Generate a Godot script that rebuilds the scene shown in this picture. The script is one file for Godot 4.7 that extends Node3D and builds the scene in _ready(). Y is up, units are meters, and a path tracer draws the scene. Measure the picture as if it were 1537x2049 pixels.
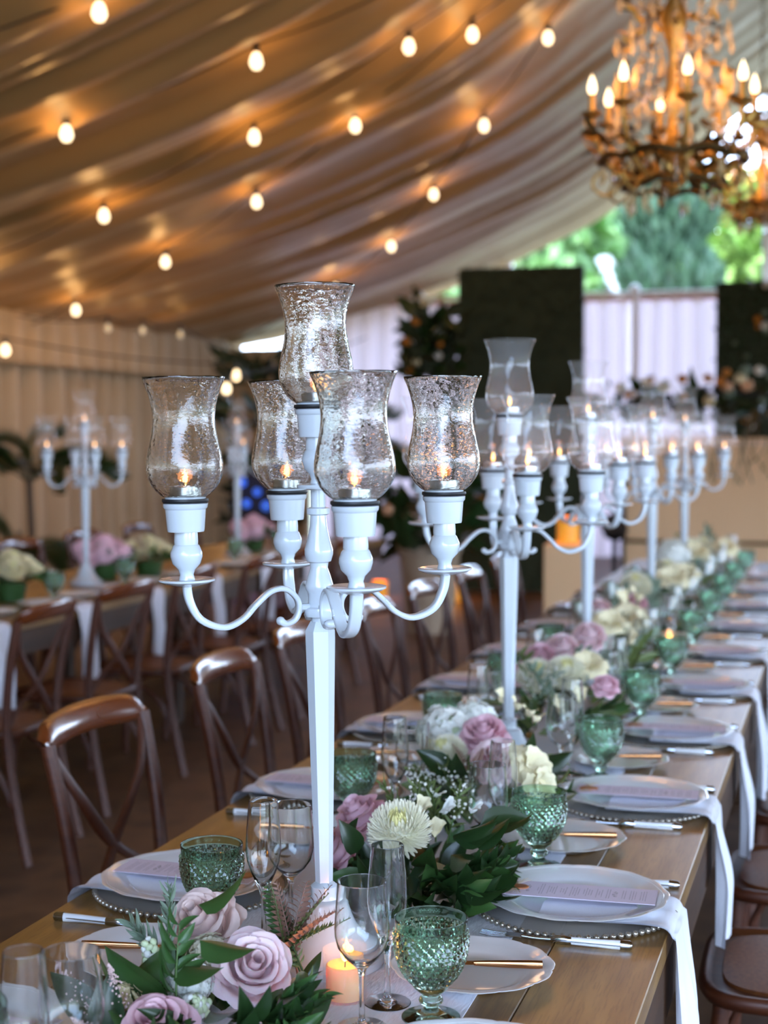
extends Node3D
# A marquee laid for a wedding dinner: a long oak table with white candelabra, green goblets and flowers.
# World: the long table runs along -z, its top at y = 0.75; the lens stands at x = 0, z = 0.

const T := 0.75
var rng := RandomNumberGenerator.new()
var M := {}
var taken := {}
var cache := {}

# ---------------------------------------------------------------- geometry
class Geo:
	var v := PackedVector3Array()
	var n := PackedVector3Array()
	var t := PackedVector2Array()
	var i := PackedInt32Array()

	func sheet(p: PackedVector3Array, rows: int, cols: int, wrap := false, flip := false) -> void:
		var b := v.size()
		for r in rows:
			for c in cols:
				var ru := mini(r + 1, rows - 1)
				var rd := maxi(r - 1, 0)
				var cu := c + 1 if c < cols - 1 else (1 if wrap else c)
				var cd := c - 1 if c > 0 else (cols - 2 if wrap else c)
				var dr := p[ru * cols + c] - p[rd * cols + c]
				var dc := p[r * cols + cu] - p[r * cols + cd]
				if dc.length_squared() < 1e-13:
					var rr := r + 1 if r == 0 else r - 1
					dc = p[rr * cols + cu] - p[rr * cols + cd]
				var k := dr.cross(dc).normalized()
				v.append(p[r * cols + c])
				n.append(-k if flip else k)
				t.append(Vector2(float(c) / (cols - 1), float(r) / (rows - 1)))
		for r in rows - 1:
			for c in cols - 1:
				var a := b + r * cols + c
				if flip:
					i.append_array([a, a + cols, a + 1, a + 1, a + cols, a + cols + 1])
				else:
					i.append_array([a, a + 1, a + cols, a + 1, a + cols + 1, a + cols])

	func facets(p: PackedVector3Array, rows: int, cols: int) -> void:
		for r in rows - 1:
			for c in cols - 1:
				var a := p[r * cols + c]
				var b := p[r * cols + c + 1]
				var d := p[(r + 1) * cols + c]
				var e := p[(r + 1) * cols + c + 1]
				if (r + c) % 2 == 0:
					tri(a, b, d)
					tri(b, e, d)
				else:
					tri(a, b, e)
					tri(a, e, d)

	func tri(a: Vector3, b: Vector3, c: Vector3) -> void:
		var k := (c - a).cross(b - a).normalized()
		var s := v.size()
		v.append_array([a, b, c])
		n.append_array([k, k, k])
		t.append_array([Vector2(a.x + a.y, a.z), Vector2(b.x + b.y, b.z), Vector2(c.x + c.y, c.z)])
		i.append_array([s, s + 1, s + 2])

	func quad(a: Vector3, b: Vector3, c: Vector3, d: Vector3, ua := Vector2(0, 0), ub := Vector2(1, 0), uc := Vector2(1, 1), ud := Vector2(0, 1)) -> void:
		var k := (c - a).cross(b - a).normalized()
		var s := v.size()
		v.append_array([a, b, c, d])
		n.append_array([k, k, k, k])
		t.append_array([ua, ub, uc, ud])
		i.append_array([s, s + 1, s + 2, s, s + 2, s + 3])

	# r, y pairs going up the outside; a turn sharper than the crease starts a new smooth run
	func lathe(pr: Array, seg: int, xf := Transform3D.IDENTITY, crease := 0.75, wob = null) -> void:
		var run: Array = [pr[0]]
		for k in range(1, pr.size()):
			run.append(pr[k])
			var cut := k == pr.size() - 1
			if not cut:
				var d0: Vector2 = pr[k] - pr[k - 1]
				var d1: Vector2 = pr[k + 1] - pr[k]
				cut = absf(d0.angle_to(d1)) > crease
			if cut:
				var p := PackedVector3Array()
				for q: Vector2 in run:
					for s in seg + 1:
						var a := TAU * float(s % seg) / seg
						var rr := q.x
						if wob != null:
							rr = wob.call(q.x, q.y, a)
						p.append(xf * Vector3(rr * cos(a), q.y, rr * sin(a)))
				sheet(p, run.size(), seg + 1, true)
				run = [pr[k]]

	func tube(path: PackedVector3Array, ra: PackedFloat32Array, seg := 8, flat := 1.0, side := Vector3.ZERO, cap := true) -> void:
		var m := path.size()
		var p := PackedVector3Array()
		var nn := side
		for k in m:
			var tt := (path[mini(k + 1, m - 1)] - path[maxi(k - 1, 0)]).normalized()
			if nn == Vector3.ZERO:
				nn = Vector3.UP if absf(tt.y) < 0.9 else Vector3.RIGHT
			if side != Vector3.ZERO:
				nn = side
			nn = (nn - tt * nn.dot(tt)).normalized()
			var bb := nn.cross(tt)
			var r := ra[mini(k, ra.size() - 1)]
			for s in seg + 1:
				var a := TAU * (float(s % seg) + 0.5) / seg
				p.append(path[k] + nn * cos(a) * r + bb * sin(a) * r * flat)
		sheet(p, m, seg + 1, true)
		if cap:
			for s in range(1, seg - 1):
				tri(p[0], p[s + 1], p[s])
				var o := (m - 1) * (seg + 1)
				tri(p[o], p[o + s], p[o + s + 1])

	# a box with chamfered edges; uv in metres, u along z on the flat faces
	func box(size: Vector3, bv: float, xf := Transform3D.IDENTITY) -> void:
		var h := size / 2.0
		bv = minf(bv, minf(h.x, minf(h.y, h.z)) * 0.9)
		for ax in 3:
			for sg in [-1.0, 1.0]:
				var u := (ax + 1) % 3
				var w := (ax + 2) % 3
				var q: Array[Vector3] = []
				for st in [[-1, -1], [1, -1], [1, 1], [-1, 1]]:
					var c := Vector3.ZERO
					c[ax] = sg * h[ax]
					c[u] = st[0] * (h[u] - bv)
					c[w] = st[1] * (h[w] - bv)
					q.append(c)
				if sg > 0:
					q.reverse()
				var uv: Array[Vector2] = []
				for c in q:
					uv.append(Vector2(c.z, c.x + c.y) if ax != 2 else Vector2(c.x, c.y))
				quad(xf * q[0], xf * q[1], xf * q[2], xf * q[3], uv[0], uv[1], uv[2], uv[3])
		if bv <= 0.0:
			return
		for ax in 3:
			var u := (ax + 1) % 3
			var w := (ax + 2) % 3
			for su in [-1.0, 1.0]:
				for sw in [-1.0, 1.0]:
					var q: Array[Vector3] = []
					for e in [[0, -1], [0, 1], [1, 1], [1, -1]]:
						var c := Vector3.ZERO
						c[ax] = e[1] * (h[ax] - bv)
						c[u] = su * (h[u] - (bv if e[0] else 0.0))
						c[w] = sw * (h[w] - (0.0 if e[0] else bv))
						q.append(c)
					if su * sw < 0:
						q.reverse()
					quad(xf * q[0], xf * q[1], xf * q[2], xf * q[3])
		for sx in [-1.0, 1.0]:
			for sy in [-1.0, 1.0]:
				for sz in [-1.0, 1.0]:
					var a := Vector3(sx * h.x, sy * (h.y - bv), sz * (h.z - bv))
					var b := Vector3(sx * (h.x - bv), sy * h.y, sz * (h.z - bv))
					var c := Vector3(sx * (h.x - bv), sy * (h.y - bv), sz * h.z)
					if sx * sy * sz > 0:
						tri(xf * a, xf * c, xf * b)
					else:
						tri(xf * a, xf * b, xf * c)

	func ball(at: Vector3, r: Vector3, seg := 8, ring := 5) -> void:
		var p := PackedVector3Array()
		for k in ring + 1:
			var e := -PI / 2 + PI * k / ring
			for s in seg + 1:
				var a := TAU * float(s % seg) / seg
				p.append(at + Vector3(r.x * cos(e) * cos(a), r.y * sin(e), r.z * cos(e) * sin(a)))
		sheet(p, ring + 1, seg + 1, true)

	func mesh() -> ArrayMesh:
		var a := []
		a.resize(Mesh.ARRAY_MAX)
		a[Mesh.ARRAY_VERTEX] = v
		a[Mesh.ARRAY_NORMAL] = n
		a[Mesh.ARRAY_TEX_UV] = t
		a[Mesh.ARRAY_INDEX] = i
		var m := ArrayMesh.new()
		m.add_surface_from_arrays(Mesh.PRIMITIVE_TRIANGLES, a)
		return m

func xf(at: Vector3, rot := Vector3.ZERO, sc := 1.0) -> Transform3D:
	return Transform3D(Basis.from_euler(rot).scaled_local(Vector3.ONE * sc), at)

func aim(at: Vector3, dir: Vector3, roll := 0.0, sc := 1.0) -> Transform3D:
	# y axis turned along dir, then rolled about it
	var y := dir.normalized()
	var x := (Vector3.RIGHT if absf(y.x) < 0.9 else Vector3.FORWARD)
	x = (x - y * x.dot(y)).normalized()
	var b := Basis(x, y, x.cross(y)).rotated(y, roll)
	return Transform3D(b.scaled_local(Vector3.ONE * sc), at)

func curve(pts: Array, step := 6) -> PackedVector3Array:
	# Catmull-Rom through the points
	var out := PackedVector3Array()
	var m := pts.size()
	for k in m - 1:
		for s in step:
			out.append((pts[k] as Vector3).cubic_interpolate(pts[k + 1], pts[maxi(k - 1, 0)], pts[mini(k + 2, m - 1)], float(s) / step))
	out.append(pts[m - 1])
	return out

# ---------------------------------------------------------------- scene tree
func numbered(called: String) -> String:
	var k: int = taken.get(called, 0)
	taken[called] = k + 1
	return called if k == 0 else "%s_%03d" % [called, k]

func tag(o: Node, label: String, category := "", group := "", kind := "") -> Node:
	if label: o.set_meta("label", label)
	if category: o.set_meta("category", category)
	if group: o.set_meta("group", group)
	if kind: o.set_meta("kind", kind)
	return o

func thing(called: String, label: String, category: String, at := Vector3.ZERO, turn := 0.0, group := "") -> Node3D:
	var o := Node3D.new()
	o.name = numbered(called)
	o.position = at
	o.rotation.y = turn
	add_child(o)
	tag(o, label, category, group)
	return o

func part(called: String, g, m: Material, parent: Node, x := Transform3D.IDENTITY) -> MeshInstance3D:
	var o := MeshInstance3D.new()
	o.name = called if parent != self else numbered(called)
	o.mesh = g.mesh() if g is Geo else g
	o.material_override = m
	o.transform = x
	parent.add_child(o, true)
	return o

func struct(called: String, label := "") -> Node3D:
	var o := Node3D.new()
	o.name = called
	add_child(o)
	return tag(o, label, "", "", "structure")

func copy(o: Node3D, label: String, at: Vector3, turn := 0.0, group := "") -> Node3D:
	var c: Node3D = o.duplicate()
	c.name = numbered(String(o.name).rstrip("0123456789").trim_suffix("_"))
	add_child(c)
	c.position = at
	c.rotation = Vector3(0, turn, 0)
	c.set_meta("label", label)
	if group: c.set_meta("group", group)
	return c

func swarm(called: String, m: Mesh, mt: Material, where: Array, parent: Node, colors := []) -> MultiMeshInstance3D:
	var mm := MultiMesh.new()
	mm.transform_format = MultiMesh.TRANSFORM_3D
	mm.use_colors = not colors.is_empty()
	mm.mesh = m
	mm.instance_count = where.size()
	for k in where.size():
		mm.set_instance_transform(k, where[k])
		if colors: mm.set_instance_color(k, colors[k])
	var o := MultiMeshInstance3D.new()
	o.name = called if parent != self else numbered(called)
	o.multimesh = mm
	o.material_override = mt
	o.set_meta("kind", "stuff")
	parent.add_child(o, true)
	return o

func lamp(at: Vector3, e: float, c: Color, size: float, parent: Node) -> void:
	var l := OmniLight3D.new()
	l.name = "light"
	l.position = at
	l.light_energy = e
	l.light_color = c
	l.light_size = size
	l.omni_range = 30.0
	l.omni_attenuation = 2.0
	l.shadow_enabled = true
	parent.add_child(l, true)

# ---------------------------------------------------------------- materials
func mat(called: String, hex: String, rough := 0.5, opt := {}) -> StandardMaterial3D:
	var m := StandardMaterial3D.new()
	m.resource_name = called
	m.albedo_color = Color(hex)
	m.roughness = rough
	m.cull_mode = BaseMaterial3D.CULL_DISABLED
	for k in opt:
		m.set(k, opt[k])
	M[called] = m
	return m

func glass(called: String, hex: String, alpha: float, bend: float) -> StandardMaterial3D:
	var m := mat(called, hex, 0.0, {"refraction_enabled": true, "refraction_scale": bend, "transparency": BaseMaterial3D.TRANSPARENCY_ALPHA})
	m.albedo_color.a = alpha
	return m

func noise_tex(freq: float, ramp: Array, seed_ := 1, oct := 4, size := 512, normal := 0.0) -> NoiseTexture2D:
	var f := FastNoiseLite.new()
	f.seed = seed_
	f.frequency = freq
	f.fractal_octaves = oct
	var x := NoiseTexture2D.new()
	x.width = size
	x.height = size
	x.seamless = true
	x.noise = f
	if normal > 0.0:
		x.as_normal_map = true
		x.bump_strength = normal
	elif ramp:
		var g := Gradient.new()
		g.colors = PackedColorArray(ramp)
		var o := PackedFloat32Array()
		for k in ramp.size():
			o.append(float(k) / (ramp.size() - 1))
		g.offsets = o
		x.color_ramp = g
	return x

# grain runs along u; returns the colour picture of a board
func grain(a: Color, b: Color, c: Color, seed_: int, w := 768, h := 192) -> ImageTexture:
	var f := FastNoiseLite.new()
	f.seed = seed_
	f.frequency = 0.02
	f.fractal_octaves = 3
	var fine := FastNoiseLite.new()
	fine.seed = seed_ + 7
	fine.frequency = 0.11
	fine.fractal_octaves = 2
	var im := Image.create(w, h, false, Image.FORMAT_RGB8)
	for y in h:
		for x in w:
			# mirrored so that the picture repeats without a seam
			var mx := absf(x - w / 2.0)
			var my := absf(y - h / 2.0)
			var k := f.get_noise_2d(mx * 0.16, my * 2.2 + 6.0 * f.get_noise_2d(mx * 0.3, my * 0.5)) * 0.9 + 0.5
			var s := fine.get_noise_2d(mx * 0.12, my * 3.2)
			var col := a.lerp(b, clampf(k, 0, 1))
			if s < -0.18:
				col = col.lerp(c, clampf((-0.18 - s) * 1.0, 0, 0.25))
			im.set_pixel(x, y, col)
	return ImageTexture.create_from_image(im)

func materials() -> void:
	var oaks := [[Color("94713c"), Color("76572b"), 11, 0.0], [Color("8d6a38"), Color("6e4f27"), 23, 0.31], [Color("9c7842"), Color("7c5b30"), 37, 0.57]]
	for k in 3:
		var o = oaks[k]
		mat("oak%d" % k, "ffffff", 0.34, {"albedo_texture": grain(o[0], o[1], Color("4f3820"), o[2]), "uv1_scale": Vector3(1.1, 3.2, 1), "uv1_offset": Vector3(o[3], o[3], 0), "clearcoat_enabled": true, "clearcoat": 0.1, "clearcoat_roughness": 0.25})
	mat("apron", "5f4429", 0.5, {"albedo_texture": M.oak1.albedo_texture, "uv1_scale": Vector3(0.8, 4, 1)})
	M.apron.albedo_color = Color("8a7660")
	mat("bentwood", "52270f", 0.5, {"albedo_texture": noise_tex(0.012, [Color("c8a890"), Color("ffffff"), Color("b08a70")], 5), "uv1_triplanar": true, "uv1_scale": Vector3(1.4, 5, 5), "clearcoat_enabled": true, "clearcoat": 0.12, "clearcoat_roughness": 0.25})
	mat("rattan", "7c4a20", 0.55, {"albedo_texture": noise_tex(0.05, [Color("b89468"), Color("ffffff")], 6), "uv1_triplanar": true, "uv1_scale": Vector3(3, 3, 3)})
	mat("enamel", "ccd6df", 0.16, {"clearcoat_enabled": true, "clearcoat": 0.5, "clearcoat_roughness": 0.06})
	mat("porcelain", "eef0f2", 0.1, {"clearcoat_enabled": true, "clearcoat": 0.5, "clearcoat_roughness": 0.04})
	mat("linen", "e2e3ec", 0.9, {"rim_enabled": true, "rim": 0.3, "rim_tint": 0.5, "normal_enabled": true, "normal_texture": noise_tex(0.2, [], 9, 2, 256, 4.0), "normal_scale": 0.25, "uv1_scale": Vector3(6, 6, 6)})
	mat("gasket", "1c1e22", 0.5)
	mat("wax", "f2d9a2", 0.35, {"subsurf_scatter_enabled": true, "subsurf_scatter_strength": 0.6, "backlight_enabled": true, "backlight": Color(0.95, 0.6, 0.2)})
	mat("tin", "c8ccd2", 0.3, {"metallic": 1.0})
	mat("wick", "1a1512", 0.9)
	mat("flame", "ffd9a0", 0.5, {"emission_enabled": true, "emission": Color("ffbe6a"), "emission_energy_multiplier": 7.0})
	mat("bulb", "fff2dc", 0.3, {"emission_enabled": true, "emission": Color("ffe0b0"), "emission_energy_multiplier": 6.0})
	mat("steel", "c4c9d0", 0.12, {"metallic": 1.0})
	mat("copper", "b98458", 0.2, {"metallic": 1.0})
	mat("bone", "eceff2", 0.25)
	mat("black", "191a1c", 0.5)
	mat("rose_blush", "f0d6d9", 0.6, {"subsurf_scatter_enabled": true, "subsurf_scatter_strength": 0.15, "backlight_enabled": true, "backlight": Color(0.5, 0.3, 0.32)})
	mat("rose_pale", "f2dcd6", 0.6, {"backlight_enabled": true, "backlight": Color(0.5, 0.38, 0.34)})
	mat("rose_pink", "e9c3ce", 0.6, {"backlight_enabled": true, "backlight": Color(0.5, 0.26, 0.3)})
	mat("cream", "f3f0dc", 0.65, {"backlight_enabled": true, "backlight": Color(0.45, 0.45, 0.36)})
	mat("cream_heart", "ece6a6", 0.65)
	mat("white_petal", "f0f2ec", 0.65, {"backlight_enabled": true, "backlight": Color(0.45, 0.46, 0.42)})
	mat("ivory", "ede3bd", 0.65, {"backlight_enabled": true, "backlight": Color(0.45, 0.42, 0.3)})
	mat("bud_green", "cfdcb4", 0.55)
	mat("leaf_dark", "1d3218", 0.3, {"backlight_enabled": true, "backlight": Color(0.1, 0.16, 0.05)})
	mat("leaf_mid", "34542a", 0.38, {"backlight_enabled": true, "backlight": Color(0.16, 0.26, 0.07)})
	mat("leaf_olive", "5d6c3c", 0.45, {"backlight_enabled": true, "backlight": Color(0.2, 0.24, 0.08)})
	mat("leaf_grey", "7d8f7c", 0.6, {"backlight_enabled": true, "backlight": Color(0.2, 0.25, 0.18)})
	mat("fern_rust", "8e6a5c", 0.5, {"backlight_enabled": true, "backlight": Color(0.25, 0.14, 0.12)})
	mat("astilbe", "d9bdbb", 0.8)
	mat("stem", "4c6a34", 0.5)
	mat("sprig", "e4e2d8", 0.8)
	mat("peach", "e2b48c", 0.6)
	mat("orange", "cf8a35", 0.6)
	mat("gilt", "c39a52", 0.34, {"metallic": 0.75})
	mat("old_gilt", "5a4526", 0.4, {"metallic": 0.8})
	mat("terracotta", "a48f78", 0.7)
	mat("moss", "1f2a18", 0.9)
	glass("goblet", "bddbc6", 0.0, 0.05)
	glass("crystal", "fbfdfd", 0.0, 0.05)
	glass("shade", "fbfaf6", 0.0, 0.05)
	M.shade.normal_enabled = true
	M.shade.normal_texture = noise_tex(0.02, [], 31, 3, 512, 6.0)
	M.shade.normal_scale = 0.2
	M.shade.uv1_scale = Vector3(2, 5, 1)
	mat("pane", "ffffff", 0.03, {"transparency": BaseMaterial3D.TRANSPARENCY_ALPHA})
	M.pane.albedo_color.a = 0.06
	M.pane.metallic_specular = 0.38
	mat("charger", "dcd6cc", 0.06, {"transparency": BaseMaterial3D.TRANSPARENCY_ALPHA})
	M.charger.albedo_color.a = 0.25
	mat("bead", "b9b2a6", 0.12, {"metallic": 0.75})
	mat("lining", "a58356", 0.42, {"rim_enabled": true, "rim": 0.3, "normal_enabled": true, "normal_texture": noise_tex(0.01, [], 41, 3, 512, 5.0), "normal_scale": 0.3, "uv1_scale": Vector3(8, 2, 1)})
	mat("tent_skin", "e8e8e4", 0.7)
	mat("drape", "b59e7e", 0.75, {"rim_enabled": true, "rim": 0.3})
	mat("sheer", "e4d8d8", 0.8, {"backlight_enabled": true, "backlight": Color(0.6, 0.55, 0.57)})
	mat("sheer_hem", "b98a80", 0.8)
	mat("pole_white", "e4e2de", 0.5)
	mat("panel_tan", "e8c396", 0.6)
	mat("floor", "ffffff", 0.55, {"albedo_texture": noise_tex(0.012, [Color("4a3526"), Color("6a4e36"), Color("3c2b1f")], 13), "uv1_triplanar": true, "uv1_scale": Vector3(0.35, 0.35, 0.35)})
	mat("lawn", "8d8b70", 0.9)
	mat("bark", "5b4a3a", 0.9)
	mat("foliage", "ffffff", 0.6, {"vertex_color_use_as_albedo": true, "backlight_enabled": true, "backlight": Color(0.5, 0.6, 0.3)})
	mat("render_wall", "b9b2a6", 0.8)
	mat("roof_tile", "6e5a4c", 0.8)
	mat("cable", "2a241c", 0.7)
	mat("bulb_dim", "fff2dc", 0.3, {"emission_enabled": true, "emission": Color("e0cf9a"), "emission_energy_multiplier": 0.8})
	mat("amber_crystal", "f0d4a0", 0.06, {"transparency": BaseMaterial3D.TRANSPARENCY_ALPHA})
	M.amber_crystal.albedo_color.a = 0.45
	mat("gloss_rail", "5f2d12", 0.24, {"clearcoat_enabled": true, "clearcoat": 0.8, "clearcoat_roughness": 0.1})
	mat("blue_light", "3c6cff", 0.4, {"emission_enabled": true, "emission": Color("4a8cff"), "emission_energy_multiplier": 0.7})
	mat("amber_glass", "e0a040", 0.3, {"emission_enabled": true, "emission": Color("e89a2c"), "emission_energy_multiplier": 0.9})
	mat("copper_seal", "a9653a", 0.4)
	mat("straw", "c9b79e", 0.8)

# ---------------------------------------------------------------- camera, sky, light
func stage() -> void:
	var cam := Camera3D.new()
	cam.name = "camera"
	cam.position = Vector3(0, 1.51, 0)
	cam.rotation_degrees = Vector3(-3.043, 17.14, 0)
	var at := CameraAttributesPhysical.new()
	at.frustum_focal_length = 35.14
	at.frustum_near = 0.05
	at.frustum_far = 400.0
	at.frustum_focus_distance = 2.12
	at.exposure_aperture = 35.14 / 14.5
	cam.attributes = at
	add_child(cam)
	cam.current = true
	var env := Environment.new()
	env.tonemap_mode = Environment.TONE_MAPPER_LINEAR
	env.tonemap_exposure = 0.63
	env.sdfgi_enabled = true
	env.ssao_enabled = true
	env.ssil_enabled = true
	env.background_mode = Environment.BG_SKY
	var sky := ProceduralSkyMaterial.new()
	sky.sky_top_color = Color("9dbbe6")
	sky.sky_horizon_color = Color("cddef4")
	sky.sky_curve = 0.2
	sky.ground_bottom_color = Color("6f7a62")
	sky.ground_horizon_color = Color("a8b0a4")
	sky.sky_energy_multiplier = 4.0
	sky.ground_energy_multiplier = 2.0
	env.sky = Sky.new()
	env.sky.sky_material = sky
	var we := WorldEnvironment.new()
	we.name = "world"
	we.environment = env
	add_child(we)
	var sun := DirectionalLight3D.new()
	sun.name = "sun"
	sun.rotation_degrees = Vector3(-52, -28, 0)
	sun.light_energy = 3.2
	sun.light_color = Color("fff2dc")
	sun.light_angular_distance = 1.0
	sun.sky_mode = DirectionalLight3D.SKY_MODE_LIGHT_ONLY
	sun.shadow_enabled = true
	add_child(sun)

# ---------------------------------------------------------------- the marquee
const ROOF := [Vector2(-7.9, 2.58), Vector2(-7.08, 2.74), Vector2(-5.61, 3.13), Vector2(-4.7, 3.41), Vector2(-4.08, 3.64), Vector2(-2.98, 4.1), Vector2(-2.57, 4.35), Vector2(-1.6, 5.05), Vector2(-0.6, 5.75)]
const RIDGE := -0.6
const GABLE := -18.4
const BACK := 5.0

func roof_y(x: float) -> float:
	if x > RIDGE: x = 2.0 * RIDGE - x
	for k in ROOF.size() - 1:
		var a: Vector2 = ROOF[k]
		var b: Vector2 = ROOF[k + 1]
		if x <= b.x:
			return lerpf(a.y, b.y, clampf((x - a.x) / (b.x - a.x), 0, 1))
	return ROOF[-1].y

func fold(z: float, x: float) -> float:
	# gathers of the lining run from eave to ridge, a little slack between the rafters
	var q := z + 0.12 * sin(x * 0.9 + z * 0.3)
	var a := absf(sin(q * 2.1 + 1.3 * sin(q * 0.77)))
	var b := absf(sin(q * 5.3 + 2.0 * sin(q * 1.31 + x * 0.15)))
	return 0.11 * a + 0.05 * b + 0.025 * sin(q * 13.0 + 3.0 * sin(q * 2.3 + x * 0.4))

func marquee() -> void:
	var floor_ := Geo.new()
	floor_.box(Vector3(15.4, 0.1, 24.6), 0.0, xf(Vector3(-0.6, -0.05, -7.2)))
	tag(part("floor", floor_, M.floor, self), "dark brown timber floor of the marquee", "", "", "structure")
	var lawn := Geo.new()
	lawn.box(Vector3(160, 0.2, 160), 0.0, xf(Vector3(0, -0.22, -40)))
	tag(part("ground", lawn, M.lawn, self), "green lawn outside the marquee", "", "", "structure")
	var roof := struct("ceiling", "cream fabric lining gathered under the marquee roof")
	for side in [-1.0, 1.0]:
		var cols := 420
		var rows := 30
		var p := PackedVector3Array()
		var o := PackedVector3Array()
		for r in rows:
			var w := float(r) / (rows - 1)
			var x := lerpf(-7.9, RIDGE, w)
			for c in cols:
				var z := lerpf(BACK, GABLE, float(c) / (cols - 1))
				var sag := 1.0 if w < 0.97 else 0.3
				var y := roof_y(x) - fold(z, x) * (0.55 + 0.45 * sin(PI * clampf(w, 0, 1))) * sag + 0.08
				p.append(Vector3(x if side < 0 else 2 * RIDGE - x, y, z))
		var g := Geo.new()
		g.sheet(p, rows, cols, false, side > 0)
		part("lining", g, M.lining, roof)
		for r in 12:
			var x := lerpf(-8.0, RIDGE, r / 11.0)
			for z in [BACK + 0.1, GABLE - 0.1]:
				o.append(Vector3(x if side < 0 else 2 * RIDGE - x, roof_y(x) + 0.22, z))
		var s := Geo.new()
		s.sheet(o, 12, 2, false, side < 0)
		part("outer_skin", s, M.tent_skin, roof)
	# side walls: gathered drapes with a valance
	var wl := struct("wall_left", "cream gathered drapes with a pleated valance along the marquee side")
	for k in 8:
		drape_panel(wl, "drape", Vector3(-7.75, 0.02, 4.9 - k * 2.9), Vector3(0, 0, -1), 2.96, 2.6, 0.13, 0.36, M.drape, 20 + k)
		drape_panel(wl, "valance", Vector3(-7.55, 2.17, 4.9 - k * 2.9), Vector3(0, 0, -1), 2.9, 0.5, 0.07, 0.36, M.drape, 60 + k)
	var outer := Geo.new()
	outer.box(Vector3(0.05, 2.7, 23.5), 0.0, xf(Vector3(-7.93, 1.35, -6.7)))
	part("outer_canvas", outer, M.tent_skin, wl)
	var wr := struct("wall_right", "white marquee posts and rail along the open side")
	for k in 6:
		var g := Geo.new()
		g.box(Vector3(0.1, 2.6, 0.1), 0.01, xf(Vector3(6.6, 1.3, 4.9 - k * 4.66)))
		part("post", g, M.pole_white, wr)
	var rail := Geo.new()
	rail.box(Vector3(0.1, 0.12, 23.3), 0.01, xf(Vector3(6.6, 2.62, -6.75)))
	part("eave_rail", rail, M.pole_white, wr)
	for k in 3:
		drape_panel(wr, "drape", Vector3(6.5, 0.02, -9.6 - k * 2.9), Vector3(0, 0, -1), 2.96, 2.6, 0.13, 0.36, M.drape, 90 + k)
	var oc := Geo.new()
	oc.box(Vector3(0.04, 2.62, 9.0), 0.0, xf(Vector3(6.68, 1.31, -14.0)))
	part("outer_canvas", oc, M.tent_skin, wr)
	var wb := struct("wall_back", "white marquee end wall with a wide opening")
	for q in [[-7.8, -0.2, 0.0, 2.7], [5.0, 6.7, 0.0, 2.7], [-7.8, -2.4, 2.7, 3.6], [-4.6, -2.4, 3.6, 4.3]]:
		var g := Geo.new()
		g.box(Vector3(q[1] - q[0], q[3] - q[2], 0.08), 0.0, xf(Vector3((q[0] + q[1]) / 2, (q[3] + q[2]) / 2, BACK)))
		part("canvas", g, M.drape, wb)
	# far gable: posts and rail, sheer drape below, clear above
	var wf := struct("wall_far", "gable end of the marquee, open above a pale pink drape")
	for q in [[-7.72, 2.6], [-4.05, 3.75], [-0.93, 5.55], [3.9, 3.7]]:
		var g := Geo.new()
		g.box(Vector3(0.1, q[1], 0.1), 0.01, xf(Vector3(q[0], q[1] / 2, GABLE)))
		part("post", g, M.pole_white, wf)

func drape_panel(parent: Node, called: String, at: Vector3, along: Vector3, length: float, height: float, deep: float, pitch: float, m: Material, seed_: int, swing := 0.0) -> MeshInstance3D:
	var cols := int(length / pitch * 8.0)
	var rows := 9
	var side := along.cross(Vector3.UP)
	var p := PackedVector3Array()
	for r in rows:
		var h := float(r) / (rows - 1)
		for c in cols:
			var d := length * c / (cols - 1)
			var q := d + 0.05 * sin(d * 2.3 + seed_) + 0.02 * sin(h * 4.0 + d * 3.0)
			var f := sin(TAU * q / pitch + 1.2 * sin(q * 3.1 + seed_ * 1.7))
			f = signf(f) * pow(absf(f), 0.7) * deep * (0.55 + 0.45 * (1.0 - h))
			p.append(at + along * (d + swing * (1.0 - h) * sin(d + seed_)) + side * f + Vector3.UP * (h * height))
	var g := Geo.new()
	g.sheet(p, rows, cols, false, false)
	return part(called, g, m, parent)

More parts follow.
